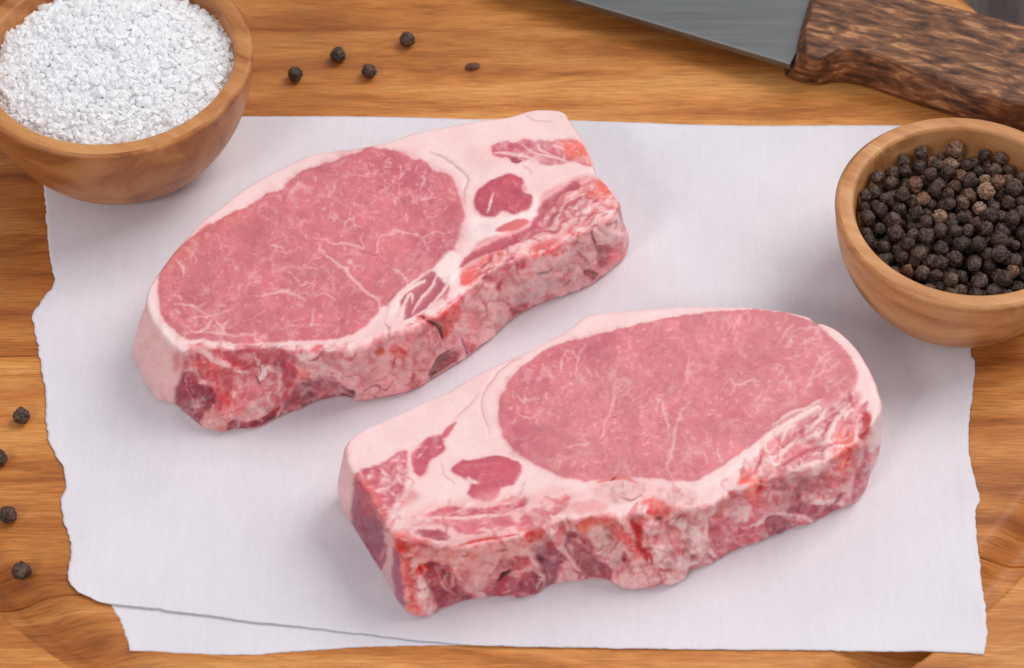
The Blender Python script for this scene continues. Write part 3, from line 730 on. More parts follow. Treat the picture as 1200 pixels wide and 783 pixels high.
    # chine bone
    c.poly([(398, 408), (430, 392), (455, 383), (488, 384), (502, 400), (507, 424), (500, 444), (470, 462), (422, 470), (408, 452), (404, 432)], (236, 176, 172), soft=5, warp=3, h=1.3, hs=12, lab=3, tex=.1, frag=.5)
    c.poly([(404, 402), (424, 390), (444, 378), (452, 362), (466, 352), (476, 372), (462, 386), (432, 400), (412, 412)], (242, 206, 200), soft=4, tex=.08)
    c.ell(463, 409, 11, 6, (214, 70, 66), rot=.2, soft=4, tex=.3, h=-.4); c.ell(443, 408, 5, 4, (206, 110, 90), soft=3)
    c.line([(418, 432), (430, 442), (446, 440), (460, 424)], 2, (196, 130, 128), alpha=.7)
    c.line([(460, 415), (458, 426)], 2.5, (150, 90, 96)); c.line([(470, 428), (490, 430), (504, 428)], 2, (206, 120, 120))
    c.poly([(490, 370), (505, 371), (520, 360), (535, 356), (541, 371), (529, 386), (521, 395), (511, 383), (495, 380)], (222, 92, 84), soft=3.5, warp=5, h=.4, tex=.3, lab=3, alpha=.85)
    c.line([(493, 371), (505, 378), (515, 383), (519, 397)], 4.5, (118, 26, 28), h=-.9)
    c.poly([(500, 434), (512, 421), (530, 410), (538, 412), (537, 426), (525, 438), (512, 444), (503, 443)], (136, 32, 38), soft=2.5, warp=3, h=-.9, tex=.35)
    c.poly([(520, 400), (538, 388), (546, 400), (540, 412), (524, 412)], (232, 176, 176), soft=3)
    c.line([(540, 395), (545, 408), (548, 420)], 2.5, (128, 84, 104), h=-.5)
    c.poly([(548, 408), (556, 392), (562, 394), (560, 404), (552, 414)], (206, 84, 84), soft=2)
    c.poly([(478, 440), (484, 432), (492, 446), (484, 456), (478, 452)], (206, 96, 92), soft=2, alpha=.8)
    c.line([(422, 456), (430, 449), (440, 448), (450, 452), (458, 440)], 2.4, (150, 86, 92), h=-.2, alpha=.6); c.poly([(400, 470), (404, 460), (414, 452), (416, 460), (410, 468)], (120, 44, 54), h=-.3)
    c.poly([(546, 352), (556, 340), (576, 330), (586, 350), (580, 385), (562, 404), (548, 395), (540, 372)], (236, 186, 178), soft=4, tex=.12, h=.4)
    c.ell(553, 372, 7, 9, (216, 120, 104), soft=5, alpha=.6)
    top = [p[0] for p in P1][6:]; low = [p[1] for p in P1][6:]
    side = np.vstack([np.array(top, float) + [0, -6], np.array(low, float)[::-1]])
    flesh(c, side, .6)
    c.punch(side, .38, (222, 152, 150))
    c.strands(side, 20, [((248, 214, 206), .25), ((204, 82, 84), -.25), ((238, 170, 164), .2), ((150, 54, 62), -.3)], (5, 20), (1.2, 3.4), -.4, .8, (.35, .85))
    strk = [(545, 320), (600, 285), (645, 240), (690, 208), (720, 232), (724, 252), (690, 275), (648, 295), (600, 310), (560, 335)]
    c.blotch(strk, 6, .3, col=(246, 206, 200)); c.vein(strk, 12, 1.2, 6, (248, 214, 206), .7, .25, 2.0); c.vein(strk, 11, 1.0, 6, (180, 70, 82), .5, -.25, 2.0)
    c.strands([(545, 320), (600, 285), (645, 240), (690, 208), (720, 232), (724, 252), (690, 275), (648, 295), (600, 310), (560, 335)], 26, [((248, 212, 206), .2), ((206, 88, 92), -.2), ((170, 70, 84), -.25)], (8, 24), (1.4, 3.6), -.62, .3, (.35, .85))
    up = [(575, 168), (611, 163), (651, 163), (682, 166), (698, 193), (665, 192), (619, 192), (595, 188)]
    c.blotch(up, 5, .5, col=(240, 190, 188)); c.vein(up, 9, 1.0, 5, (244, 204, 200), .7, .15, 1.8)
    spot = [(556, 231), (579, 211), (608, 206), (626, 230), (601, 252), (567, 253)]
    c.vein(spot, 10, .9, 5, (226, 140, 146), .55); c.blotch(spot, 8, .3, col=(204, 98, 108))
    # creases in the fat
    c.line([(503, 177), (520, 184), (535, 195), (547, 207), (549, 214), (544, 226), (544, 240)], 2.2, (196, 146, 148), alpha=.8, h=-.35)
    c.line([(612, 132), (625, 140), (648, 143)], 2.2, (222, 168, 170), alpha=.8, h=-.2)
    c.line([(612, 194), (622, 200), (622, 206)], 1.6, (206, 160, 160), alpha=.8, h=-.2)
    return c

def paint2():
    c = Canvas(360, 330, 1075, 770, FATC, 23)
    c.rgb *= (1 + .03 * c.n1 + .012 * c.n2)[..., None]
    t_ = np.clip(1.3 * fractal(c.shape, 60, c.rng, 4) + .1, 0, 1)[..., None] * .45
    c.rgb = c.rgb * (1 - t_) + np.array([238, 188, 188.]) * t_
    c.poly(strip(P2), PINK, soft=4, warp=3, tex=.13, lab=3)
    c.strands(strip(P2), 80, [((240, 188, 184), .2), ((222, 118, 122), -.1), ((248, 216, 208), .25), ((208, 84, 86), -.2), ((226, 140, 142), .1)], (10, 34), (3, 9), -.35, .8)
    flesh(c, strip(P2), .9)
    c.grain(strip(P2), .16, 1.4, (22, 4))
    eye = [(584, 475), (591, 458), (605, 438), (625, 420), (642, 408), (682, 397), (723, 387), (772, 375), (821, 368), (862, 364.5), (907, 365), (948, 376), (968, 389), (989, 409), (1003, 432), (1005, 450),
           (993, 467), (968, 477), (927, 493), (899, 511), (862, 536), (838, 552), (813, 564), (780, 562), (740, 560), (699, 564), (670, 562), (638, 552), (613, 536), (591, 515), (584, 495)]
    c.poly([(880, 548), (905, 515), (940, 490), (975, 470), (1003, 455), (1008, 480), (1000, 510), (975, 532), (930, 550), (900, 565)], (212, 124, 128), soft=4, warp=5, tex=.22)
    c.poly(eye, (240, 190, 186), soft=7, warp=4, alpha=.75)
    c.poly(eye, LEAN2, soft=1.8, warp=3, h=.35, hs=5, lab=1, tex=.12)
    c.poly([(590, 470), (610, 440), (650, 412), (740, 388), (720, 410), (650, 440), (620, 480), (640, 530), (610, 530), (592, 505)], (196, 96, 110), soft=14, warp=8, alpha=.6)
    c.poly([(640, 548), (700, 545), (780, 548), (830, 540), (800, 558), (700, 560)], (200, 98, 108), soft=10, warp=6, alpha=.5)
    c.blotch(eye, 24, .3, col=(192, 94, 106)); c.blotch(eye, 28, .3, col=(218, 134, 134)); c.blotch(eye, 6, .025)
    c.grain(eye, .05, .3, (12, 4))
    c.vein(eye, 9, .7, 7, (230, 154, 156), .4); c.vein(eye, 15, .8, 8, VEIN, .28, .03); c.vein(eye, 30, 1.0, 9, VEIN, .36, .04)
    c.marble(eye, 360, (2, 6), (1.2, 2.4), -.6, 1.4, (236, 176, 174), (.25, .75))
    c.marble(eye, 60, (5, 12), (1, 2), -.9, .8, VEIN, (.3, .55))
    c.marble([(880, 500), (960, 470), (1000, 440), (960, 395), (900, 400), (850, 470)], 26, (8, 22), (1.2, 2.6), -.9, .6, VEIN, (.25, .6))
    for pts, w in (([(809, 418), (804, 440), (803, 450), (797, 463)], 3.4), ([(768, 480), (775, 472), (779, 474), (781, 490), (782, 512)], 4), ([(813, 473), (799, 480), (794, 494), (789, 510), (786, 530), (783, 545), (790, 566)], 4.4),
                   ([(684, 402), (678, 416), (675, 430), (676, 442), (684, 450)], 3), ([(721, 458), (717, 478), (711, 495), (707, 512)], 3), ([(845, 458), (855, 448), (862, 452), (878, 448), (890, 447)], 3.4),
                   ([(862, 452), (858, 462)], 2.4), ([(930, 380), (920, 390), (914, 402)], 3), ([(975, 412), (960, 424), (952, 438), (944, 455)], 3.2), ([(985, 424), (968, 436), (950, 448), (942, 464)], 3.4),
                   ([(604, 466), (612, 474), (616, 468), (630, 470)], 4), ([(608, 486), (622, 490), (636, 484)], 3), ([(877, 364), (866, 378), (858, 392)], 3), ([(928, 395), (934, 388), (955, 386), (970, 390)], 2.4),
                   ([(826, 530), (828, 546)], 3.4), ([(842, 526), (845, 544)], 3.4), ([(912, 440), (908, 430), (918, 432), (914, 440)], 3), ([(660, 420), (658, 434)], 3.4), ([(640, 460), (638, 470)], 3.4), ([(665, 528), (690, 520)], 2.6)):
        c.line(pts, w * .66, VEIN, alpha=.62, h=.04, warp=5, soft=1.1)
    # seam of fat right of the eye, strands
    c.line([(815, 568), (840, 556), (866, 540), (892, 520), (910, 505), (930, 494), (958, 478)], 8, (242, 208, 202), soft=2, h=.4)
    for pts, w in (([(905, 500), (925, 486), (945, 480), (960, 470)], 4), ([(898, 540), (912, 534), (930, 520), (955, 510), (970, 494)], 5), ([(896, 515), (898, 530), (906, 540)], 4), ([(966, 550), (969, 528), (972, 510), (982, 488), (990, 470)], 6),
                   ([(915, 520), (920, 505), (932, 500)], 4), ([(940, 505), (955, 495), (968, 480)], 3.5), ([(880, 552), (895, 540), (915, 546), (940, 535), (965, 530)], 4), ([(1000, 462), (996, 478), (990, 492)], 5)):
        c.line(pts, w, (240, 200, 196), soft=1.5, h=.35)
    for pts, w in (([(908, 525), (918, 522), (924, 512)], 7), ([(925, 512), (945, 502), (958, 488)], 5), ([(960, 505), (970, 490), (975, 478)], 7), ([(930, 535), (945, 528), (962, 524)], 4), ([(935, 545), (940, 532)], 5), ([(985, 470), (995, 465), (998, 475)], 7), ([(905, 550), (925, 540), (930, 530)], 4)):
        c.line(pts, w, (190, 92, 104), alpha=.85, h=-.3)
    c.ell(948, 516, 6, 3, (176, 116, 116), soft=3)
    # pale skin below the eye
    c.poly([(690, 572), (712, 566), (745, 566), (800, 574), (818, 584), (785, 592), (745, 586), (718, 590), (698, 582)], (228, 176, 172), soft=6, warp=5, tex=.16, alpha=.8)
    pale = [(690, 572), (712, 564), (745, 564), (800, 572), (822, 584), (785, 594), (745, 588), (718, 592)]
    c.vein(pale, 9, 1.0, 5, (244, 210, 204), .7, .1); c.blotch(pale, 6, .4, col=(206, 130, 134))
    c.line([(700, 566), (716, 562), (735, 561), (745, 566)], 4, (222, 112, 98), alpha=.8); c.line([(716, 564), (722, 560)], 2, (120, 40, 44)); c.line([(728, 583), (740, 586), (752, 580)], 2, (178, 112, 116))
    c.poly([(816, 590), (830, 575), (858, 558), (880, 548), (886, 556), (862, 572), (846, 590), (828, 600)], (240, 208, 200), soft=4, tex=.08)
    # small round muscle
    c.poly([(531, 546), (543, 541), (556, 539), (583, 535), (599, 538), (609, 545), (611, 556), (603, 568), (588, 573), (584, 583), (573, 589), (556, 586), (548, 578), (552, 567), (540, 560), (531, 552)],
           (196, 84, 100), soft=1.6, warp=2.5, h=.4, lab=2, tex=.16)
    c.line([(548, 561), (554, 566), (560, 567)], 4, WHITE); c.line([(556, 548), (575, 544), (590, 546)], 3, (210, 108, 120), alpha=.7)
    # red patch at the left end
    c.poly([(416, 560), (425, 552), (436, 547), (454, 538), (472, 528), (478, 532), (476, 548), (475, 560), (473, 574), (463, 583), (456, 600), (452, 617), (445, 606), (434, 587), (424, 572)], (200, 94, 106), warp=5, lab=2, tex=.25, h=-.2)
    c.poly([(483, 546), (482, 531), (492, 519), (506, 512), (514, 510), (520, 521), (518, 529), (506, 537), (500, 550), (492, 558)], (194, 84, 100), warp=4, lab=2, tex=.22, h=-.3)
    c.poly([(515, 511), (525, 500), (535, 494), (529, 506), (520, 513)], (206, 104, 112), warp=2)
    c.poly([(470, 578), (482, 572), (490, 580), (482, 590), (468, 592)], (228, 158, 158), soft=5)
    c.poly([(418, 562), (428, 562), (440, 572), (446, 588), (456, 600), (452, 616), (440, 600), (428, 580)], (220, 108, 100), soft=5, warp=5, tex=.2, alpha=.8)
    for pts, w in (([(435, 557), (430, 560)], 5), ([(455, 558), (462, 550)], 3.5), ([(470, 545), (466, 558), (472, 568)], 3), ([(446, 548), (452, 556)], 3), ([(490, 536), (498, 524)], 3.5), ([(440, 575), (452, 572), (462, 580)], 3)):
        c.line(pts, w, (242, 196, 192), alpha=.85)
    c.line([(481, 524), (480, 540), (484, 556)], 4, (236, 190, 188))
    # streaks
    c.poly([(480, 602), (520, 588), (600, 578), (660, 572), (695, 588), (660, 608), (600, 632), (500, 640), (462, 628)], (234, 172, 170), soft=8, warp=6, alpha=.65)
    c.poly([(499, 604), (510, 597), (527, 593), (545, 594), (567, 595), (585, 591), (604, 588), (615, 583), (619, 589), (604, 598), (580, 601), (555, 603), (530, 605), (514, 605)], (196, 86, 100), warp=3, h=-.5, lab=2, tex=.22)
    c.poly([(508, 611), (529, 609), (556, 610), (592, 605), (606, 612), (593, 622), (565, 628), (547, 627), (531, 620), (513, 616)], (204, 104, 114), warp=3, h=.2, lab=2, tex=.2)
    c.poly([(482, 624), (502, 620), (527, 626), (522, 633), (502, 629)], (170, 78, 90), warp=2.5, h=-.5)
    c.line([(500, 606), (530, 607), (560, 606), (595, 600), (620, 592)], 3.5, (240, 196, 192), h=.4)
    c.line([(520, 634), (550, 632), (580, 626), (606, 616)], 4, (232, 170, 168), h=.4)
    c.poly([(604, 614), (614, 604), (640, 598), (660, 580), (668, 584), (660, 598), (642, 612), (624, 622), (608, 624)], (212, 112, 116), soft=3, warp=4, tex=.22)
    c.line([(606, 600), (625, 596), (648, 582)], 3, (238, 190, 188), alpha=.8)
    c.poly([(668, 592), (690, 586), (712, 590), (705, 600), (680, 602)], (230, 164, 164), soft=4)
    # front face, left half
    c.poly([(458, 627), (481, 627), (506, 633), (497, 641), (482, 645), (472, 652), (463, 642)], (222, 104, 100), soft=5, warp=4, tex=.2, alpha=.8)
    c.line([(538, 639), (565, 633), (590, 630), (606, 627)], 4, (206, 74, 66), h=-.5)
    c.poly([(478, 648), (500, 641), (530, 641), (560, 643), (590, 638), (622, 640), (620, 650), (598, 656), (580, 664), (560, 672), (545, 664), (520, 655), (500, 658), (488, 662)], (232, 172, 164), soft=4, warp=4, tex=.1, h=.3)
    c.poly([(492, 668), (505, 656), (520, 662), (532, 672), (542, 690), (555, 700), (550, 712), (530, 717), (512, 721), (505, 700), (500, 685)], (166, 74, 92), soft=2.5, warp=3, h=-.4, lab=2, tex=.2)
    c.line([(510, 666), (520, 688), (536, 700)], 3, (232, 160, 158), h=.5); c.line([(516, 672), (528, 690), (531, 676), (524, 664)], 3.5, (230, 140, 132), h=.4)
    c.ell(494, 666, 6, 7, (204, 42, 44), soft=3, h=-.4)
    c.poly([(490, 676), (498, 681), (508, 698), (513, 716), (503, 722), (494, 706), (487, 690)], (242, 206, 200), soft=3, h=.5)
    c.poly([(466, 648), (476, 652), (484, 672), (488, 698), (498, 724), (484, 728), (474, 712), (468, 685)], (224, 120, 112), soft=3, tex=.25)
    c.line([(478, 690), (482, 706), (490, 704), (486, 694)], 4, (240, 160, 140), h=.4)
    c.ell(486, 660, 6, 5, (246, 210, 200), soft=2, h=.4); c.ell(468, 640, 6, 8, (224, 76, 70), soft=3, alpha=.8)
    c.poly([(552, 706), (560, 696), (578, 690), (582, 704), (560, 711)], (234, 192, 182), soft=3)
    c.poly([(560, 668), (574, 658), (592, 650), (600, 664), (586, 676), (572, 690), (556, 694), (548, 684)], (228, 170, 166), soft=3)
    c.poly([(570, 674), (580, 664), (590, 655), (597, 664), (588, 676), (576, 680)], (200, 104, 110), soft=2.5, tex=.2); c.line([(566, 678), (580, 662), (585, 650)], 3, (238, 186, 182), h=.4)
    c.poly([(565, 690), (580, 682), (604, 676), (606, 690), (602, 704), (580, 708)], (178, 86, 98), soft=3, lab=2, tex=.2); c.line([(588, 693), (600, 690)], 3, (236, 180, 170))
    c.line([(584, 682), (591, 675), (599, 670)], 4.5, (66, 14, 20), h=-.9)
    c.poly([(596, 656), (612, 651), (622, 655), (616, 664), (600, 666)], (200, 82, 78), soft=3)
    c.line([(620, 650), (628, 664), (636, 676), (640, 690)], 5, (240, 200, 194), h=.5)
    c.poly([(602, 692), (614, 673), (625, 668), (634, 678), (634, 692), (622, 703), (605, 706)], (166, 74, 90), soft=2, lab=2, h=.6, tex=.15)
    c.poly([(626, 656), (630, 640), (645, 635), (656, 645), (665, 656), (656, 672), (649, 692), (640, 694), (637, 672)], (168, 86, 102), soft=2.5, lab=2, h=-.3, tex=.2)
    c.ell(632, 656, 5, 4, (110, 44, 56), soft=3, h=-.6, alpha=.7, warp=6)
    c.poly([(615, 627), (625, 620), (636, 617), (635, 630), (628, 635), (618, 634)], (226, 84, 72), soft=3, tex=.3)
    c.poly([(650, 690), (656, 668), (668, 658), (676, 668), (670, 690)], (234, 182, 174), soft=3)
    c.line([(636, 617), (650, 632), (660, 645), (672, 660), (680, 668)], 7, (236, 190, 184), h=.8)
    c.poly([(662, 630), (672, 622), (690, 632), (696, 648), (706, 660), (716, 671), (713, 684), (696, 684), (682, 668), (668, 648)], (158, 72, 84), soft=3.5, warp=5, h=-.8, hs=6, tex=.3, alpha=.85)
    c.line([(670, 632), (680, 636), (686, 642)], 4, (220, 150, 150), h=.4); c.line([(690, 676), (696, 664), (702, 674)], 3, (170, 96, 104), h=.3); c.line([(680, 650), (696, 668), (706, 684)], 2.5, (200, 130, 130), alpha=.7)
    c.poly([(676, 620), (690, 608), (706, 611), (700, 622), (688, 626)], (232, 132, 112), soft=4)
    # chine bone
    c.poly([(688, 622), (704, 614), (720, 630), (736, 645), (733, 659), (720, 664), (708, 653), (696, 640)], (224, 188, 174), soft=3, warp=2.5, h=.8, hs=6, lab=3)
    c.poly([(702, 604), (716, 604), (731, 618), (746, 635), (752, 651), (742, 649), (730, 633), (716, 621), (706, 614)], (224, 96, 92), soft=3.5, warp=4, tex=.25, h=.3, alpha=.8)
    c.line([(720, 604), (735, 618), (752, 640)], 5, (240, 176, 166), soft=2, h=.4)
    c.poly([(738, 610), (753, 605), (757, 625), (753, 640), (767, 652), (757, 654), (746, 640), (745, 625)], (202, 54, 56), soft=2.5, warp=3, h=-.9, tex=.25)
    c.poly([(752, 591), (765, 584), (779, 590), (781, 606), (775, 613), (768, 606), (762, 596)], (222, 90, 84), soft=3.5, warp=5, tex=.3, lab=3, alpha=.8); c.ell(772, 609, 3.5, 3, (130, 30, 30), soft=1.5, h=-.6)
    c.poly([(720, 690), (728, 668), (746, 656), (764, 664), (772, 690), (745, 696)], (234, 190, 180), soft=3, h=1.0, hs=8, lab=3)
    c.ell(764, 618, 10, 9, (246, 206, 204), soft=3, h=.8); c.ell(804, 608, 20, 13, (240, 208, 200), soft=4, h=.7, lab=3)
    c.ell(811, 636, 16, 22, (242, 210, 202), rot=-.1, soft=3, h=1.4, hs=7, lab=3); c.ell(778, 650, 14, 15, (240, 204, 196), soft=3, h=1.5, hs=7, lab=3)
    c.ell(790, 678, 18, 9, (236, 194, 186), soft=3, h=.8, lab=3); c.ell(800, 658, 9, 11, (244, 214, 208), soft=3, h=.5)
    c.ell(784, 628, 12, 8, (232, 158, 152), soft=5, alpha=.8); c.ell(732, 652, 3, 6, (150, 50, 56), soft=2, h=-.5)
    c.line([(764, 664), (778, 668), (792, 666)], 2.5, (196, 112, 112), h=-.5); c.line([(806, 656), (810, 648), (816, 650)], 2.5, (200, 120, 118), h=-.5); c.line([(795, 596), (802, 604), (798, 612)], 2, (214, 160, 154), h=-.3)
    c.line([(768, 690), (775, 682), (773, 670)], 2.5, (190, 110, 110), h=-.4)
    # front face, right half
    c.poly([(828, 632), (836, 615), (860, 604), (882, 604), (897, 616), (872, 645), (850, 658), (835, 664)], (208, 106, 114), soft=3, warp=3, lab=2, tex=.2)
    c.line([(828, 596), (826, 615), (828, 640), (838, 652), (846, 656)], 5.5, (242, 200, 196), h=.5); c.line([(838, 652), (834, 664), (826, 668)], 4, (200, 120, 124))
    c.poly([(868, 556), (880, 547), (892, 556), (901, 568), (891, 580), (886, 596), (878, 586), (868, 576)], (232, 94, 84), soft=3, warp=5, tex=.3, h=.2)
    c.line([(884, 556), (892, 566), (886, 578)], 3, (170, 44, 46), h=-.5)
    c.poly([(843, 594), (855, 580), (864, 576), (860, 590), (848, 601)], (214, 76, 70), soft=2.5, warp=4, tex=.3, h=-.3); c.ell(840, 606, 8, 4, (196, 66, 66), rot=-.4, soft=2.5, h=-.4)
    c.poly([(858, 602), (872, 592), (880, 598), (874, 612), (862, 612)], (240, 196, 192), soft=4, h=.4)
    c.poly([(884, 600), (900, 588), (925, 580), (930, 592), (905, 602), (888, 612)], (222, 144, 146), soft=4, tex=.15)
    c.line([(880, 616), (896, 606), (914, 600), (930, 604)], 5, (240, 200, 196), h=.4)
    c.poly([(895, 612), (905, 602), (915, 605), (930, 612), (937, 620), (912, 632), (900, 622)], (178, 98, 106), soft=3.5, lab=2, h=-.3, tex=.15)
    c.poly([(919, 597), (935, 590), (960, 590), (986, 593), (977, 606), (955, 618), (942, 606)], (172, 78, 94), soft=2.5, lab=2, h=-.3, tex=.18)
    c.line([(925, 602), (945, 606), (955, 616)], 5, (238, 190, 188), h=.4); c.line([(938, 584), (960, 588), (978, 586), (984, 590)], 7, (242, 206, 202), soft=2, h=.4)
    c.poly([(938, 560), (958, 560), (968, 568), (960, 577), (944, 577)], (190, 98, 104), soft=3.5, tex=.15); c.poly([(930, 575), (938, 566), (940, 580), (936, 590), (926, 590)], (188, 92, 98), soft=2.5)
    c.ell(952, 548, 12, 8, (244, 208, 200), soft=5, h=.5); c.ell(930, 556, 8, 12, (240, 196, 192), soft=4, alpha=.8)
    c.poly([(973, 528), (984, 510), (1000, 508), (1004, 530), (999, 550), (984, 564), (982, 545)], (230, 112, 98), soft=3.5, warp=5, tex=.28, lab=3)
    c.line([(988, 520), (996, 530), (990, 548)], 3, (206, 66, 62)); c.line([(984, 550), (990, 538)], 2.5, (246, 180, 160))
    c.poly([(1006, 490), (1015, 480), (1021, 495), (1015, 516), (1006, 512), (1010, 500)], (178, 60, 66), soft=2.5, warp=4, h=-.4, tex=.3)
    c.poly([(998, 565), (1008, 540), (1016, 522), (1021, 545), (1018, 575), (1006, 594), (992, 598)], (204, 108, 122), soft=3, tex=.15, lab=2)
    c.line([(986, 592), (994, 575), (1000, 560), (1012, 530)], 5, (240, 180, 176), soft=2); c.line([(978, 590), (986, 578)], 4, (150, 60, 66), h=-.4)
    top = [p[0] for p in P2][8:]; low = [p[1] for p in P2][8:]
    side = np.vstack([np.array(top, float) + [0, -4], np.array(low, float)[::-1]])
    flesh(c, side, .6)
    c.punch(side, .38, (222, 152, 150))
    c.strands(side, 24, [((248, 214, 206), .25), ((204, 82, 84), -.25), ((238, 170, 164), .2), ((150, 54, 62), -.3)], (5, 20), (1.2, 3.4), -.4, .9, (.35, .85))
    strk = [(840, 570), (890, 535), (930, 505), (975, 480), (1006, 465), (1015, 505), (980, 535), (930, 556), (880, 570), (850, 590)]
    c.blotch(strk, 6, .3, col=(246, 206, 200)); c.vein(strk, 12, 1.2, 6, (248, 214, 206), .7, .25, 1.6)
    low2 = [(416, 560), (436, 547), (490, 518), (520, 520), (490, 560), (470, 600), (500, 600), (560, 592), (620, 584), (660, 582), (650, 610), (560, 632), (480, 630), (456, 622)]
    c.blotch(low2, 6, .35, col=(244, 200, 196)); c.vein(low2, 11, 1.0, 6, (246, 208, 202), .6, .15); c.blotch(low2, 9, .25, col=(178, 70, 86))
    c.strands([(840, 570), (890, 535), (930, 505), (975, 480), (1006, 465), (1015, 505), (980, 535), (930, 556), (880, 570), (850, 590)], 30, [((248, 212, 206), .2), ((206, 96, 102), -.2), ((180, 80, 92), -.2)], (8, 22), (1.4, 3.6), -.6, .35, (.35, .85))
    spot = [(531, 546), (556, 540), (583, 536), (604, 540), (610, 556), (588, 573), (573, 588), (550, 580), (550, 566)]
    c.vein(spot, 10, .9, 5, (230, 150, 154), .5); c.blotch(spot, 8, .3, col=(212, 106, 116))
    c.strands([(470, 600), (520, 590), (600, 582), (655, 578), (670, 590), (640, 612), (600, 626), (520, 634), (466, 626)], 18, [((248, 212, 206), .15), ((206, 96, 104), -.15), ((226, 140, 144), .05)], (12, 40), (1.6, 4), -.12, .2, (.35, .8))
    c.strands([(418, 560), (440, 546), (478, 526), (510, 510), (520, 522), (496, 556), (474, 580), (456, 612), (440, 600)], 16, [((246, 206, 202), .12), ((186, 78, 92), -.12)], (6, 18), (1.4, 3), -.6, .6, (.35, .8))
    # fat rim, left sliver and left face
    c.poly([(1022, 530), (1020, 505), (1024, 480), (1018, 440), (1040, 440), (1048, 490), (1036, 520)], (242, 214, 206), soft=3, lab=0)
    c.poly([(392, 530), (400, 520), (408, 543), (416, 560), (414, 600), (413, 622), (400, 612), (392, 590)], (232, 194, 182), soft=2.5, warp=2, lab=0)
    c.poly([(416, 562), (430, 582), (447, 612), (456, 627), (454, 664), (444, 668), (424, 638), (413, 616)], (152, 60, 84), soft=3, warp=3, lab=2, tex=.2)
    c.poly([(418, 562), (428, 574), (440, 598), (432, 604), (422, 590)], (192, 70, 86), soft=4, alpha=.8)
    c.poly([(450, 622), (460, 632), (463, 660), (464, 696), (456, 692), (448, 672), (452, 650)], (226, 172, 168), soft=2.5)
    c.poly([(460, 640), (468, 652), (472, 680), (476, 712), (466, 706), (461, 680)], (166, 84, 108), soft=2.5)
    c.ell(447, 648, 3, 9, (220, 130, 130), rot=.3, soft=2, alpha=.7)
    # creases in the fat
    c.line([(612, 419), (598, 424), (580, 440), (568, 458), (565, 470), (566, 484), (574, 508)], 2.4, (222, 158, 164), alpha=.85, h=-.3)
    c.line([(600, 428), (588, 440), (576, 456)], 6, (244, 200, 202), soft=3, alpha=.7)
    c.line([(562, 460), (552, 472), (540, 484), (528, 494)], 2, (224, 166, 170), alpha=.85, h=-.25)
    c.line([(516, 540), (520, 555), (532, 568)], 2.2, (220, 160, 162), alpha=.8, h=-.25)
    c.line([(958, 382), (962, 390), (966, 396)], 2, (200, 140, 140), h=-.5)
    return c

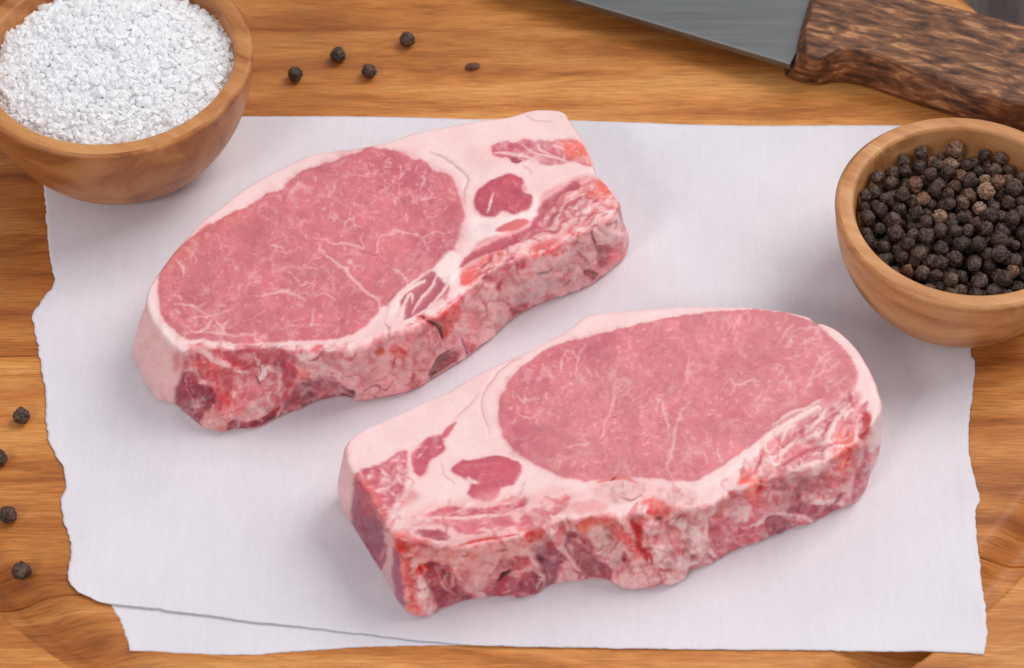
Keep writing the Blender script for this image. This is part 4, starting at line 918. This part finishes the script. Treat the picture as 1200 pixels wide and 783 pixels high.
def chop(canvas, pairs, back, centre, T, seed, label, n=1250, rings=165, rows=74):
    rng = np.random.default_rng(seed)
    tz = T
    tp = [p[0] for p in pairs] + back
    A = xy(tp, tz)
    Bv = xy([p[1] for p in pairs], 0.7)
    Cn = xy([centre], tz)[0]
    nb = len(back)
    # hidden foot of the far side: follows the top edge, drawn in a little
    Hb = A[len(pairs):] + (Cn - A[len(pairs):]) / np.linalg.norm(Cn - A[len(pairs):], axis=1)[:, None] * 1.2
    vis = np.r_[np.ones(len(pairs)), np.zeros(nb)]
    w = np.r_[np.ones(len(pairs)), np.linspace(0, 1, nb)]
    off0 = Bv[-1] - A[len(pairs) - 1]; off1 = Bv[0] - A[0]
    for i in range(nb):                                   # ease into the hidden part
        k0, k1 = max(0, 1 - i / 4.0), max(0, 1 - (nb - 1 - i) / 4.0)
        Hb[i] = Hb[i] * (1 - max(k0, k1)) + (A[len(pairs) + i] + (off0 if k0 > k1 else off1)) * max(k0, k1)
    full = np.hstack([A, np.vstack([Bv, Hb]), vis[:, None]])
    c = curve(full, n, True)
    jit = fractal((1, n), 26, rng, 4)[0] * .35
    top, bot, vs = c[:, :2], c[:, 2:4], np.clip(c[:, 4], 0, 1)
    out = np.stack([np.roll(top, -1, 0)[:, 1] - np.roll(top, 1, 0)[:, 1], -(np.roll(top, -1, 0)[:, 0] - np.roll(top, 1, 0)[:, 0])], 1)
    out /= np.linalg.norm(out, axis=1)[:, None] + 1e-9
    out *= np.sign(np.sum(out * (top - Cn), 1).mean())
    for _ in range(6): out = (np.roll(out, 1, 0) + out + np.roll(out, -1, 0)) / 3
    P = []
    RB = 2.0
    Rv = top - Cn; Rl = np.linalg.norm(Rv, axis=1)
    for j in range(rings):
        t = (j + 0.001) / (rings - 1)
        q = Cn + Rv * t
        edge = Rl * (1 - t)
        x = np.clip(1 - edge / RB, 0, 1)
        z = T - 0.9 * (1 - np.sqrt(np.maximum(1 - x * x, 0)))
        P.append(np.c_[q, z])
    for j in range(1, rows):
        v = j / (rows - 1)
        e = v + .10 * np.sin(2 * np.pi * v) * -1
        q = top * (1 - e) + bot * e
        bulge = (0.9 * np.sin(np.pi * v) ** .8) * (0.6 + .5 * fractal((1, n), 60, np.random.default_rng(seed + 1), 3)[0]) + jit * np.sin(np.pi * v)
        under = -1.3 * np.clip((v - .93) / .07, 0, 1) ** 2
        q = q + out * (bulge + under)[:, None]
        z = (T - 0.9) * (1 - v) + 0.7 * v
        P.append(np.c_[q, np.full(n, z)])
    nr = rings + rows - 1
    P = np.vstack(P)
    F = grid_faces(nr, n, True)
    # flip so normals face out
    me = mesh('tmp', P, F)
    N = np.zeros(len(P) * 3, np.float32); me.vertex_normals.foreach_get('vector', N); N = N.reshape(-1, 3)
    if N[n * 10:n * 20, 2].mean() < 0:
        F = F[:, ::-1]; N = -N
    bpy.data.meshes.remove(me)
    canvas.settle()
    px, py = plan(P)
    rgb, h, lab = canvas.sample(px, py)
    row = np.repeat(np.arange(nr), n)
    vis_r = np.tile(vs, nr)
    side = row >= rings - 2
    facing = -(N @ FW)
    hid = np.where(side, np.clip(1 - np.clip(facing / .12, 0, 1) * np.clip(vis_r * 2, 0, 1), 0, 1), 0)
    nz = np.array((238, 194, 190), float)[None] * (1 + .05 * np.vstack([fractal((nr, n), 40, rng, 4).reshape(-1, 1)]))
    rgb = rgb * (1 - hid[:, None]) + nz * hid[:, None]
    lab = np.where((hid > .5), 0, lab)
    small = .22 * fractal((nr, n), 22, rng, 4, .5).ravel()
    hh = h * (1 - hid) + small * np.where(side, 1, .25)
    P = P + N * hh[:, None]
    P[:, 2] = np.maximum(P[:, 2], 0.62)
    me = mesh('tmp', P, F)
    N = np.zeros(len(P) * 3, np.float32); me.vertex_normals.foreach_get('vector', N); N = N.reshape(-1, 3)
    bpy.data.meshes.remove(me)
    col = s2l(np.clip(rgb, 0, 255))
    fl = lab[F]
    flab = fl.max(1)
    flab = np.where((fl == fl[:, :1]).all(1), fl[:, 0], flab)
    base = np.array([Cn[0], Cn[1], 0.6])
    root = empty('pork_chop', base)
    tag(root, label, 'pork chop', 'raw pork chops on the parchment')
    mts = {'fat_cap': M_FAT, 'loin_muscle': M_LEAN, 'side_muscle': M_LEAN, 'bone_edge': M_BONE}
    for k, nm in enumerate(canvas.kinds):
        mt = mts[nm]
        f = F[flab == k]
        if len(f) < 60 and k: continue
        ids, inv = np.unique(f, return_inverse=True)
        link(nm, mesh(nm, P[ids] - base, inv.reshape(-1, 4), mt, True, col[ids], N[ids]), root)
    return root

chop(paint1(), P1, B1, (440, 300), 24.0, 3, 'raw bone-in pork chop at the back left, beside the salt bowl')
chop(paint2(), P2, B2, (720, 490), 24.0, 4, 'raw bone-in pork chop in front, its rounded end towards the pepper bowl')

# ------------------------------------------------------------------ bowls
def bowl(name, cx, cy, R, H, base_r, wall, label, tint, z0):
    root = empty(name, (cx, cy, z0))
    tag(root, label, 'bowl', 'small wooden pinch bowls')
    def outer(t):                        # t 0 foot .. 1 rim
        r = base_r + (R - base_r) * np.sin(t * math.pi / 2) ** .85
        return r, H * (1 - np.cos(t * math.pi / 2) ** 1.0) if False else H * t ** 1.25
    pr = [(0.0, 0.0), (base_r * .8, 0.0), (base_r - .6, 0.25)]
    for t in np.linspace(0.02, 1, 26):
        r, z = outer(t); pr.append((r, z))
    pr[-1] = (R + .3, H - 1.2)
    pr += [(R - .25, H - .45), (R - .8, H - .08)]
    body_n = len(pr)
    rim = [(R - 1.2, H), (R - wall + .9, H), (R - wall + .3, H - .25), (R - wall, H - .9)]
    inn = []
    for t in np.linspace(0.97, 0.0, 22):
        r, z = outer(t)
        inn.append((max(r - wall - (1 - t) * 2.0, 0.0) if t > 0.02 else 0.0, max(z + (1 - t) * 3.0, 3.0)))
    seg = 160
    def lathe(nm, prof):
        pa = np.array(prof); a = np.linspace(0, 2 * math.pi, seg, endpoint=False)
        V = np.stack([pa[:, None, 0] * np.cos(a)[None], pa[:, None, 0] * np.sin(a)[None], np.repeat(pa[:, 1:2], seg, 1)], -1).reshape(-1, 3)
        o = link(nm, mesh(nm, V, grid_faces(len(pa), seg, True), M_BOWL), root)
        o.color = tint + (1,)
        return o
    lathe('bowl_wall', pr)
    lathe('rim', [pr[-1]] + rim)
    lathe('inner_wall', [rim[-1]] + inn)
    def rin(z):
        zs = np.array([p[1] for p in inn])[::-1]; rs = np.array([p[0] for p in inn])[::-1]
        return np.interp(z, zs, rs)
    return root, rin

def circ(pts, z):
    P = xy(pts, z)
    A = np.c_[2 * P, np.ones(len(P))]; s = np.linalg.lstsq(A, (P ** 2).sum(1), rcond=None)[0]
    return s[0], s[1], math.sqrt(s[2] + s[0] ** 2 + s[1] ** 2)
PZ, SZ = 31.0, 36.0
pcx, pcy, pR = circ([(982, 235), (1042, 158), (1113, 135.5), (1200, 158), (1086, 357), (1151, 366), (1200, 354.5), (1000, 298)], PZ)
scx, scy, sR = circ([(281, 0), (295.5, 75), (0, 150), (128, 192), (236, 156), (265, 131), (60, 184)], SZ)
sR *= .978; scx -= .3
pb, p_in = bowl('wooden_bowl', pcx, pcy, pR, PZ + .4, 19.0, 4.6, 'small wooden bowl filled with black peppercorns', (1.02, 1.0, .98), .8)
sb, s_in = bowl('wooden_bowl', scx, scy, sR, SZ + .2, 20.0, 4.8, 'small wooden bowl heaped with coarse white salt', (.95, .84, .70), .8)

# ------------------------------------------------------------------ salt
def salt():
    rng = np.random.default_rng(8)
    Rs = sR - 4.9
    prof = lambda r: (SZ - 5.2) + 7.8 * np.clip(1 - (r / Rs) ** 2, 0, 1) ** .9 + 0
    bm = bmesh.new(); bmesh.ops.create_icosphere(bm, subdivisions=1, radius=1.25)
    base = np.array([v.co[:] for v in bm.verts]); q = np.array([[v.index for v in f.verts] for f in bm.faces]); bm.free()
    V, F = [], []
    nv = 0
    N = 6400
    for k in range(N):
        r = (Rs + .1) * math.sqrt(rng.random()); a = rng.random() * 2 * math.pi
        s = rng.uniform(.36, 1.05) * (rng.uniform(1.3, 1.75) if rng.random() < .14 else 1)
        x, y = r * math.cos(a), r * math.sin(a)
        z = prof(r) + 1.5 * mnoise.noise(Vector((x * .13, y * .13, 3))) + .9 * mnoise.noise(Vector((x * .45, y * .45, 9))) - rng.uniform(0, .6)
        if r + s > Rs: x *= (Rs - s) / r; y *= (Rs - s) / r
        b = base * rng.uniform(.55, 1.05, 3) + rng.uniform(-.42, .42, (12, 3))
        ax = rng.normal(size=3); ax /= np.linalg.norm(ax); th = rng.random() * 6.28
        K = np.array([[0, -ax[2], ax[1]], [ax[2], 0, -ax[0]], [-ax[1], ax[0], 0]])
        Rm = np.eye(3) + math.sin(th) * K + (1 - math.cos(th)) * K @ K
        V.append(b @ Rm.T * s + np.array([x, y, z])); F.append(q + nv); nv += 12
    # the heap below the crystals
    nr, ns = 26, 90
    rr = np.linspace(0.01, Rs - .05, nr); aa = np.linspace(0, 2 * math.pi, ns, endpoint=False)
    X = rr[:, None] * np.cos(aa); Y = rr[:, None] * np.sin(aa); Z = np.repeat((prof(rr) - .4)[:, None], ns, 1) + np.array([[1.5 * mnoise.noise(Vector((a_ * .13, b_ * .13, 3))) for a_, b_ in zip(ra, rb)] for ra, rb in zip(X, Y)])
    V.append(np.stack([X, Y, Z], -1).reshape(-1, 3)); g = grid_faces(nr, ns, True) + nv; F += [g[:, [0, 1, 2]], g[:, [0, 2, 3]]]
    return mesh('coarse_salt', np.vstack(V), np.vstack(F), M_SALT, False)
tag(link('coarse_salt', salt(), None, (scx, scy, 0)), 'heap of coarse white salt crystals in the left bowl', 'salt', None, 'stuff')

# ------------------------------------------------------------------ peppercorns
def peppercorn_mesh(seed, sub=4):
    bm = bmesh.new()
    bmesh.ops.create_icosphere(bm, subdivisions=sub, radius=1.0)
    off = Vector((seed * 7.3, seed * 3.1, seed * 1.7))
    V, C = [], []
    for v in bm.verts:
        p = v.co.normalized()
        w = p + .35 * Vector((mnoise.noise(p * 1.7 + off), mnoise.noise(p * 1.7 + off * 2), mnoise.noise(p * 1.7 + off * 3)))
        rdg = 1 - min(1.0, abs(mnoise.noise(w * 1.9 + off)) * 3.2)           # net of raised wrinkles
        r2 = 1 - min(1.0, abs(mnoise.noise(w * 3.7 + off * 1.3)) * 3.0)
        k = rdg ** 1.3 * .15 + r2 ** 1.4 * .05
        r = .84 + k + .15 * mnoise.noise(p * 1.2 + off)
        V.append(p * r)
        t = min(1.0, .12 + .62 * rdg + .25 * r2)
        C.append(np.array([.016, .010, .008]) * (1 - t) + np.array([.20, .125, .094]) * t)  # highlights on the wrinkles and shade between them painted into the colour
    F = [[x.index for x in f.verts] for f in bm.faces]
    bm.free()
    return np.array(V), np.array(F), np.array(C)
PM = []
for k in range(6):
    V, F, C = peppercorn_mesh(k + 1)
    PM.append(mesh('peppercorn', V, F, M_PEPPER, True, C))
lowV, lowF, lowC = peppercorn_mesh(9, 2)

def put_pepper(p, r, color, label, group, k, rng, squash=(1, 1, 1)):
    o = link('peppercorn', PM[k % len(PM)], None, p)
    o.scale = (r * squash[0], r * squash[1], r * squash[2])
    o.rotation_euler = tuple(rng.uniform(0, 6.28, 3))
    o.color = color
    tag(o, label, 'peppercorn', group)
    return o

rng = np.random.default_rng(31)
pts, rad = np.zeros((0, 3)), np.zeros(0)
fill = PZ - 3.0
def rest(cx, cy, r):
    """lowest place a grain dropped at (cx, cy) comes to rest"""
    rho = np.hypot(cx, cy)
    zs = np.linspace(3, PZ, 90)
    rr = p_in(zs)
    zb = np.interp(rho + r * .8, rr, zs) + r * .75
    if len(pts):
        d2 = (cx[:, None] - pts[None, :, 0]) ** 2 + (cy[:, None] - pts[None, :, 1]) ** 2
        s = (r + rad)[None] ** 2 * .93
        z = np.where(d2 < s, pts[None, :, 2] + np.sqrt(np.maximum(s - d2, 0)), -1).max(1)
        zb = np.maximum(zb, z)
    return zb
while True:
    r = float(np.clip(rng.normal(2.1, .23), 1.5, 2.6))
    a = rng.random(240) * 6.283; q = np.sqrt(rng.random(240)) * (p_in(PZ - 3.5) - r * 1.02)
    cx, cy = q * np.cos(a), q * np.sin(a)
    z = rest(cx, cy, r)
    lim = fill + 2.6 * (1 - (np.hypot(cx, cy) / 28) ** 2)
    i = int(np.argmin(z - lim))
    if z[i] > lim[i] or len(pts) > 900: break
    pts = np.vstack([pts, [cx[i], cy[i], z[i]]]); rad = np.r_[rad, r]
# grains open to view from above stay single, the buried ones are one mass
expo = np.zeros(len(pts), bool)
dirs = [np.array(d, float) / np.linalg.norm(d) for d in ((0, -.84, 1), (.3, -.7, 1), (-.3, -.7, 1))]
for i in range(len(pts)):
    for d in dirs:
        e1 = np.cross(d, [1, 0, 0]); e1 /= np.linalg.norm(e1); e2 = np.cross(d, e1)
        for u, v in ((0, 0), (.5, 0), (-.5, 0), (0, .5), (0, -.5)):
            s0 = pts[i] + (e1 * u + e2 * v) * rad[i] + d * rad[i] * math.sqrt(max(0, 1 - u * u - v * v)) * 1.01
            w = pts - s0; t = w @ d
            m = (t > 0) & (np.linalg.norm(w - t[:, None] * d, axis=1) < rad)
            m[i] = False
            if not m.any(): expo[i] = True; break
        if expo[i]: break
TAN = [((1112, 188), (2.6, 2.5, 2.2, 1), 'pale tan peppercorn near the back of the right bowl'),
       ((1157, 205), (2.6, 2.4, 2.0, 1), 'tan brown peppercorn towards the back right of the right bowl'),
       ((1158, 222), (2.9, 2.8, 2.4, 1), 'smooth light tan peppercorn close to the right photo edge, right bowl'),
       ((1150, 240), (2.9, 2.8, 2.5, 1), 'rounded light brown peppercorn right of the middle of the right bowl'),
       ((1098, 250), (2.2, 2.1, 1.7, 1), 'golden brown wrinkled peppercorn in the middle of the right bowl')]
spx, spy = plan(pts + np.array([pcx, pcy, .8]))
chosen = {}
for (tx, ty), colr, lb in TAN:
    d = np.hypot(spx - tx, spy - ty) - np.where(expo, 0, -1e6) - pts[:, 2] * 1.5
    for i in np.argsort(d):
        if expo[i] and i not in chosen: chosen[i] = (colr, lb); break
for i in np.where(expo)[0]:
    u = rng.random()
    b = rng.uniform(.42, .95)
    P = pts[i] + np.array([pcx, pcy, .8])
    if i in chosen:
        put_pepper(P, rad[i], chosen[i][0], chosen[i][1], 'peppercorns in the bowl', i, rng)
    else:
        w_ = (b * 1.75, b * 1.35, b * 1.12, 1) if u < .18 else (b, b * .98, b * .97, 1)
        put_pepper(P, rad[i], w_, 'dark wrinkled peppercorn heaped among others in the right bowl', 'peppercorns in the bowl', i, rng, (1, rng.uniform(.88, 1.04), rng.uniform(.84, 1)))
V, F, C = [], [], []
for n_, i in enumerate(np.where(~expo)[0]):
    V.append(lowV * rad[i] * .97 + pts[i]); F.append(lowF + n_ * len(lowV)); C.append(lowC)
if V:
    o = link('buried_pepper', mesh('buried_pepper', np.vstack(V), np.vstack(F), M_PEPPER, True, np.vstack(C)), None, (pcx, pcy, .8))
    tag(o, 'black peppercorns deeper down in the right bowl', 'pepper', None, 'stuff')
print('peppercorns', len(pts), int(expo.sum()))

loose = [((346, 87), 2.35, 'loose peppercorn on the board nearest the rim of the salt bowl'),
         ((396, 64), 2.4, 'loose peppercorn second from the salt bowl, upper of the left pair'),
         ((432, 83), 2.35, 'loose peppercorn just above the top paper edge, nearest the paper of its group'),
         ((477, 46), 2.45, 'loose peppercorn farthest back on the board, towards the cleaver'),
         ((25, 487), 2.3, 'loose peppercorn left of the paper, close to the torn edge'),
         ((-2, 537), 2.3, 'loose peppercorn cut off by the left edge of the photo'),
         ((9, 603), 2.4, 'loose peppercorn near the left photo edge, between two others'),
         ((25, 669), 2.5, 'loose peppercorn lowest on the left, above the juice groove')]
for k, ((px, py), r, lab) in enumerate(loose):
    p = at(px, py, r)
    put_pepper((p[0], p[1], r * .97), r, (.8, .78, .76, 1), lab, 'loose peppercorns on the board', k, rng)
p = at(554, 77, 1.0)
put_pepper((p[0], p[1], .75), 2.3, (1.3, 1.0, .75, 1), 'small flat brown peppercorn fragment right of the loose peppercorns', 'loose peppercorns on the board', 2, rng, (1.0, .6, .36)).rotation_euler = (0, 0, .1)

# ------------------------------------------------------------------ cleaver
HZ = 14.0
cl = empty('cleaver', (*at(1000, 40)[:2], 0))
tag(cl, 'cleaver lying flat at the back with grey blade and mottled brown handle', 'cleaver')
base = np.array([*at(1000, 40)[:2], 0.0])
ht = [(966, -28), (950, 10), (943, 40), (946, 61), (956, 68), (968, 65), (983, 58), (1010, 60), (1040, 68), (1075, 80), (1110, 94), (1150, 108), (1180, 117), (1240, 131), (1320, 146), (1420, 160), (1500, 165),
      (1530, 140), (1520, 105), (1420, 82), (1320, 60), (1200, 29), (1140, 13), (1090, 0), (1040, -14), (1000, -24)]
hb = [(944, 6), (928, 45), (919, 78), (922, 92), (953, 101), (966, 100), (978, 98), (1002, 100), (1032, 109), (1075, 124), (1110, 135), (1150, 148), (1180, 157), (1240, 171), (1320, 186), (1420, 200), (1500, 205),
      (1530, 180), (1520, 142), (1420, 118), (1320, 96), (1200, 65), (1140, 49), (1090, 36), (1040, 22), (995, 10)]
full = curve(np.hstack([xy(ht, HZ), xy(hb, 0.3)]), 420, True)
tpo, bto = full[:, :2], full[:, 2:]
cen = tpo.mean(0)
m0, m1 = xy([(985, 22)], HZ)[0], xy([(1515, 140)], HZ)[0]
ax_ = (m1 - m0) / np.linalg.norm(m1 - m0); AL = np.linalg.norm(m1 - m0)
med = m0 + np.clip((tpo - m0) @ ax_, 2, AL - 2)[:, None] * ax_
hn = np.stack([np.roll(tpo, -1, 0)[:, 1] - np.roll(tpo, 1, 0)[:, 1], -(np.roll(tpo, -1, 0)[:, 0] - np.roll(tpo, 1, 0)[:, 0])], 1)
hn /= np.linalg.norm(hn, axis=1)[:, None]; hn *= np.sign(np.sum(hn * (tpo - med), 1).mean())
for _ in range(3): hn = (np.roll(hn, 1, 0) + hn + np.roll(hn, -1, 0)) / 3
inset = lambda q, d: q - hn * d
rows = []
for t in (0.0, .3, .6, .8): rows.append(np.c_[med + (inset(tpo, 1.0) - med) * t, np.full(420, HZ)])
rows += [np.c_[inset(tpo, 1.0), np.full(420, HZ)], np.c_[inset(tpo, .4), np.full(420, HZ - .12)], np.c_[inset(tpo, .08), np.full(420, HZ - .5)]]
for v in np.linspace(.12, .92, 9): rows.append(np.c_[tpo * (1 - v) + bto * v, np.full(420, HZ - .8 + (0.6 - HZ + .8) * v)])
rows += [np.c_[inset(bto, .3), np.full(420, .5)], np.c_[inset(bto, 1.2), np.full(420, .1)], np.c_[med + (bto - tpo).mean(0), np.full(420, .1)]]
link('handle', mesh('handle', np.vstack(rows) - base, grid_faces(len(rows), 420, True)[:, ::-1], M_HANDLE), cl)
# blade: spine along the near side, thinning towards the far cutting edge
a0 = at(926, 74.4, 8.4)[:2]; a1 = at(680, 0.5, 8.4)[:2]
dr = (a1 - a0) / np.linalg.norm(a1 - a0); nrm = np.array([-dr[1], dr[0]]); nrm = nrm if nrm[1] > 0 else -nrm
L, Wd = 200.0, 78.0
prof = [(0.0, .9), (.25, 1.25), (.7, 1.3), (Wd * .6, 1.1), (Wd - 6, .7), (Wd, .05)]
us = np.r_[np.linspace(0, L - 8, 30), L - 5, L - 2, L]
V = []
ring = [(n_, 8.4 - 1.3 + h) for n_, h in prof] + [(n_, 8.4 - 1.3 - h) for n_, h in prof[::-1]]
for u in us:
    sh_ = 0 if u < L - 8 else 1.2 * ((u - L + 8) / 8) ** 2
    for n_, z in ring:
        q = a0 + dr * u + nrm * (n_ + sh_ * (1 - n_ / Wd))
        V.append((q[0] - base[0], q[1] - base[1], z))
nr_ = len(ring)
F = grid_faces(len(us), nr_, True).tolist() + [list(range(nr_)), list(range((len(us) - 1) * nr_, len(us) * nr_))[::-1]]
link('blade', mesh('blade', V, F, M_STEEL, False), cl)
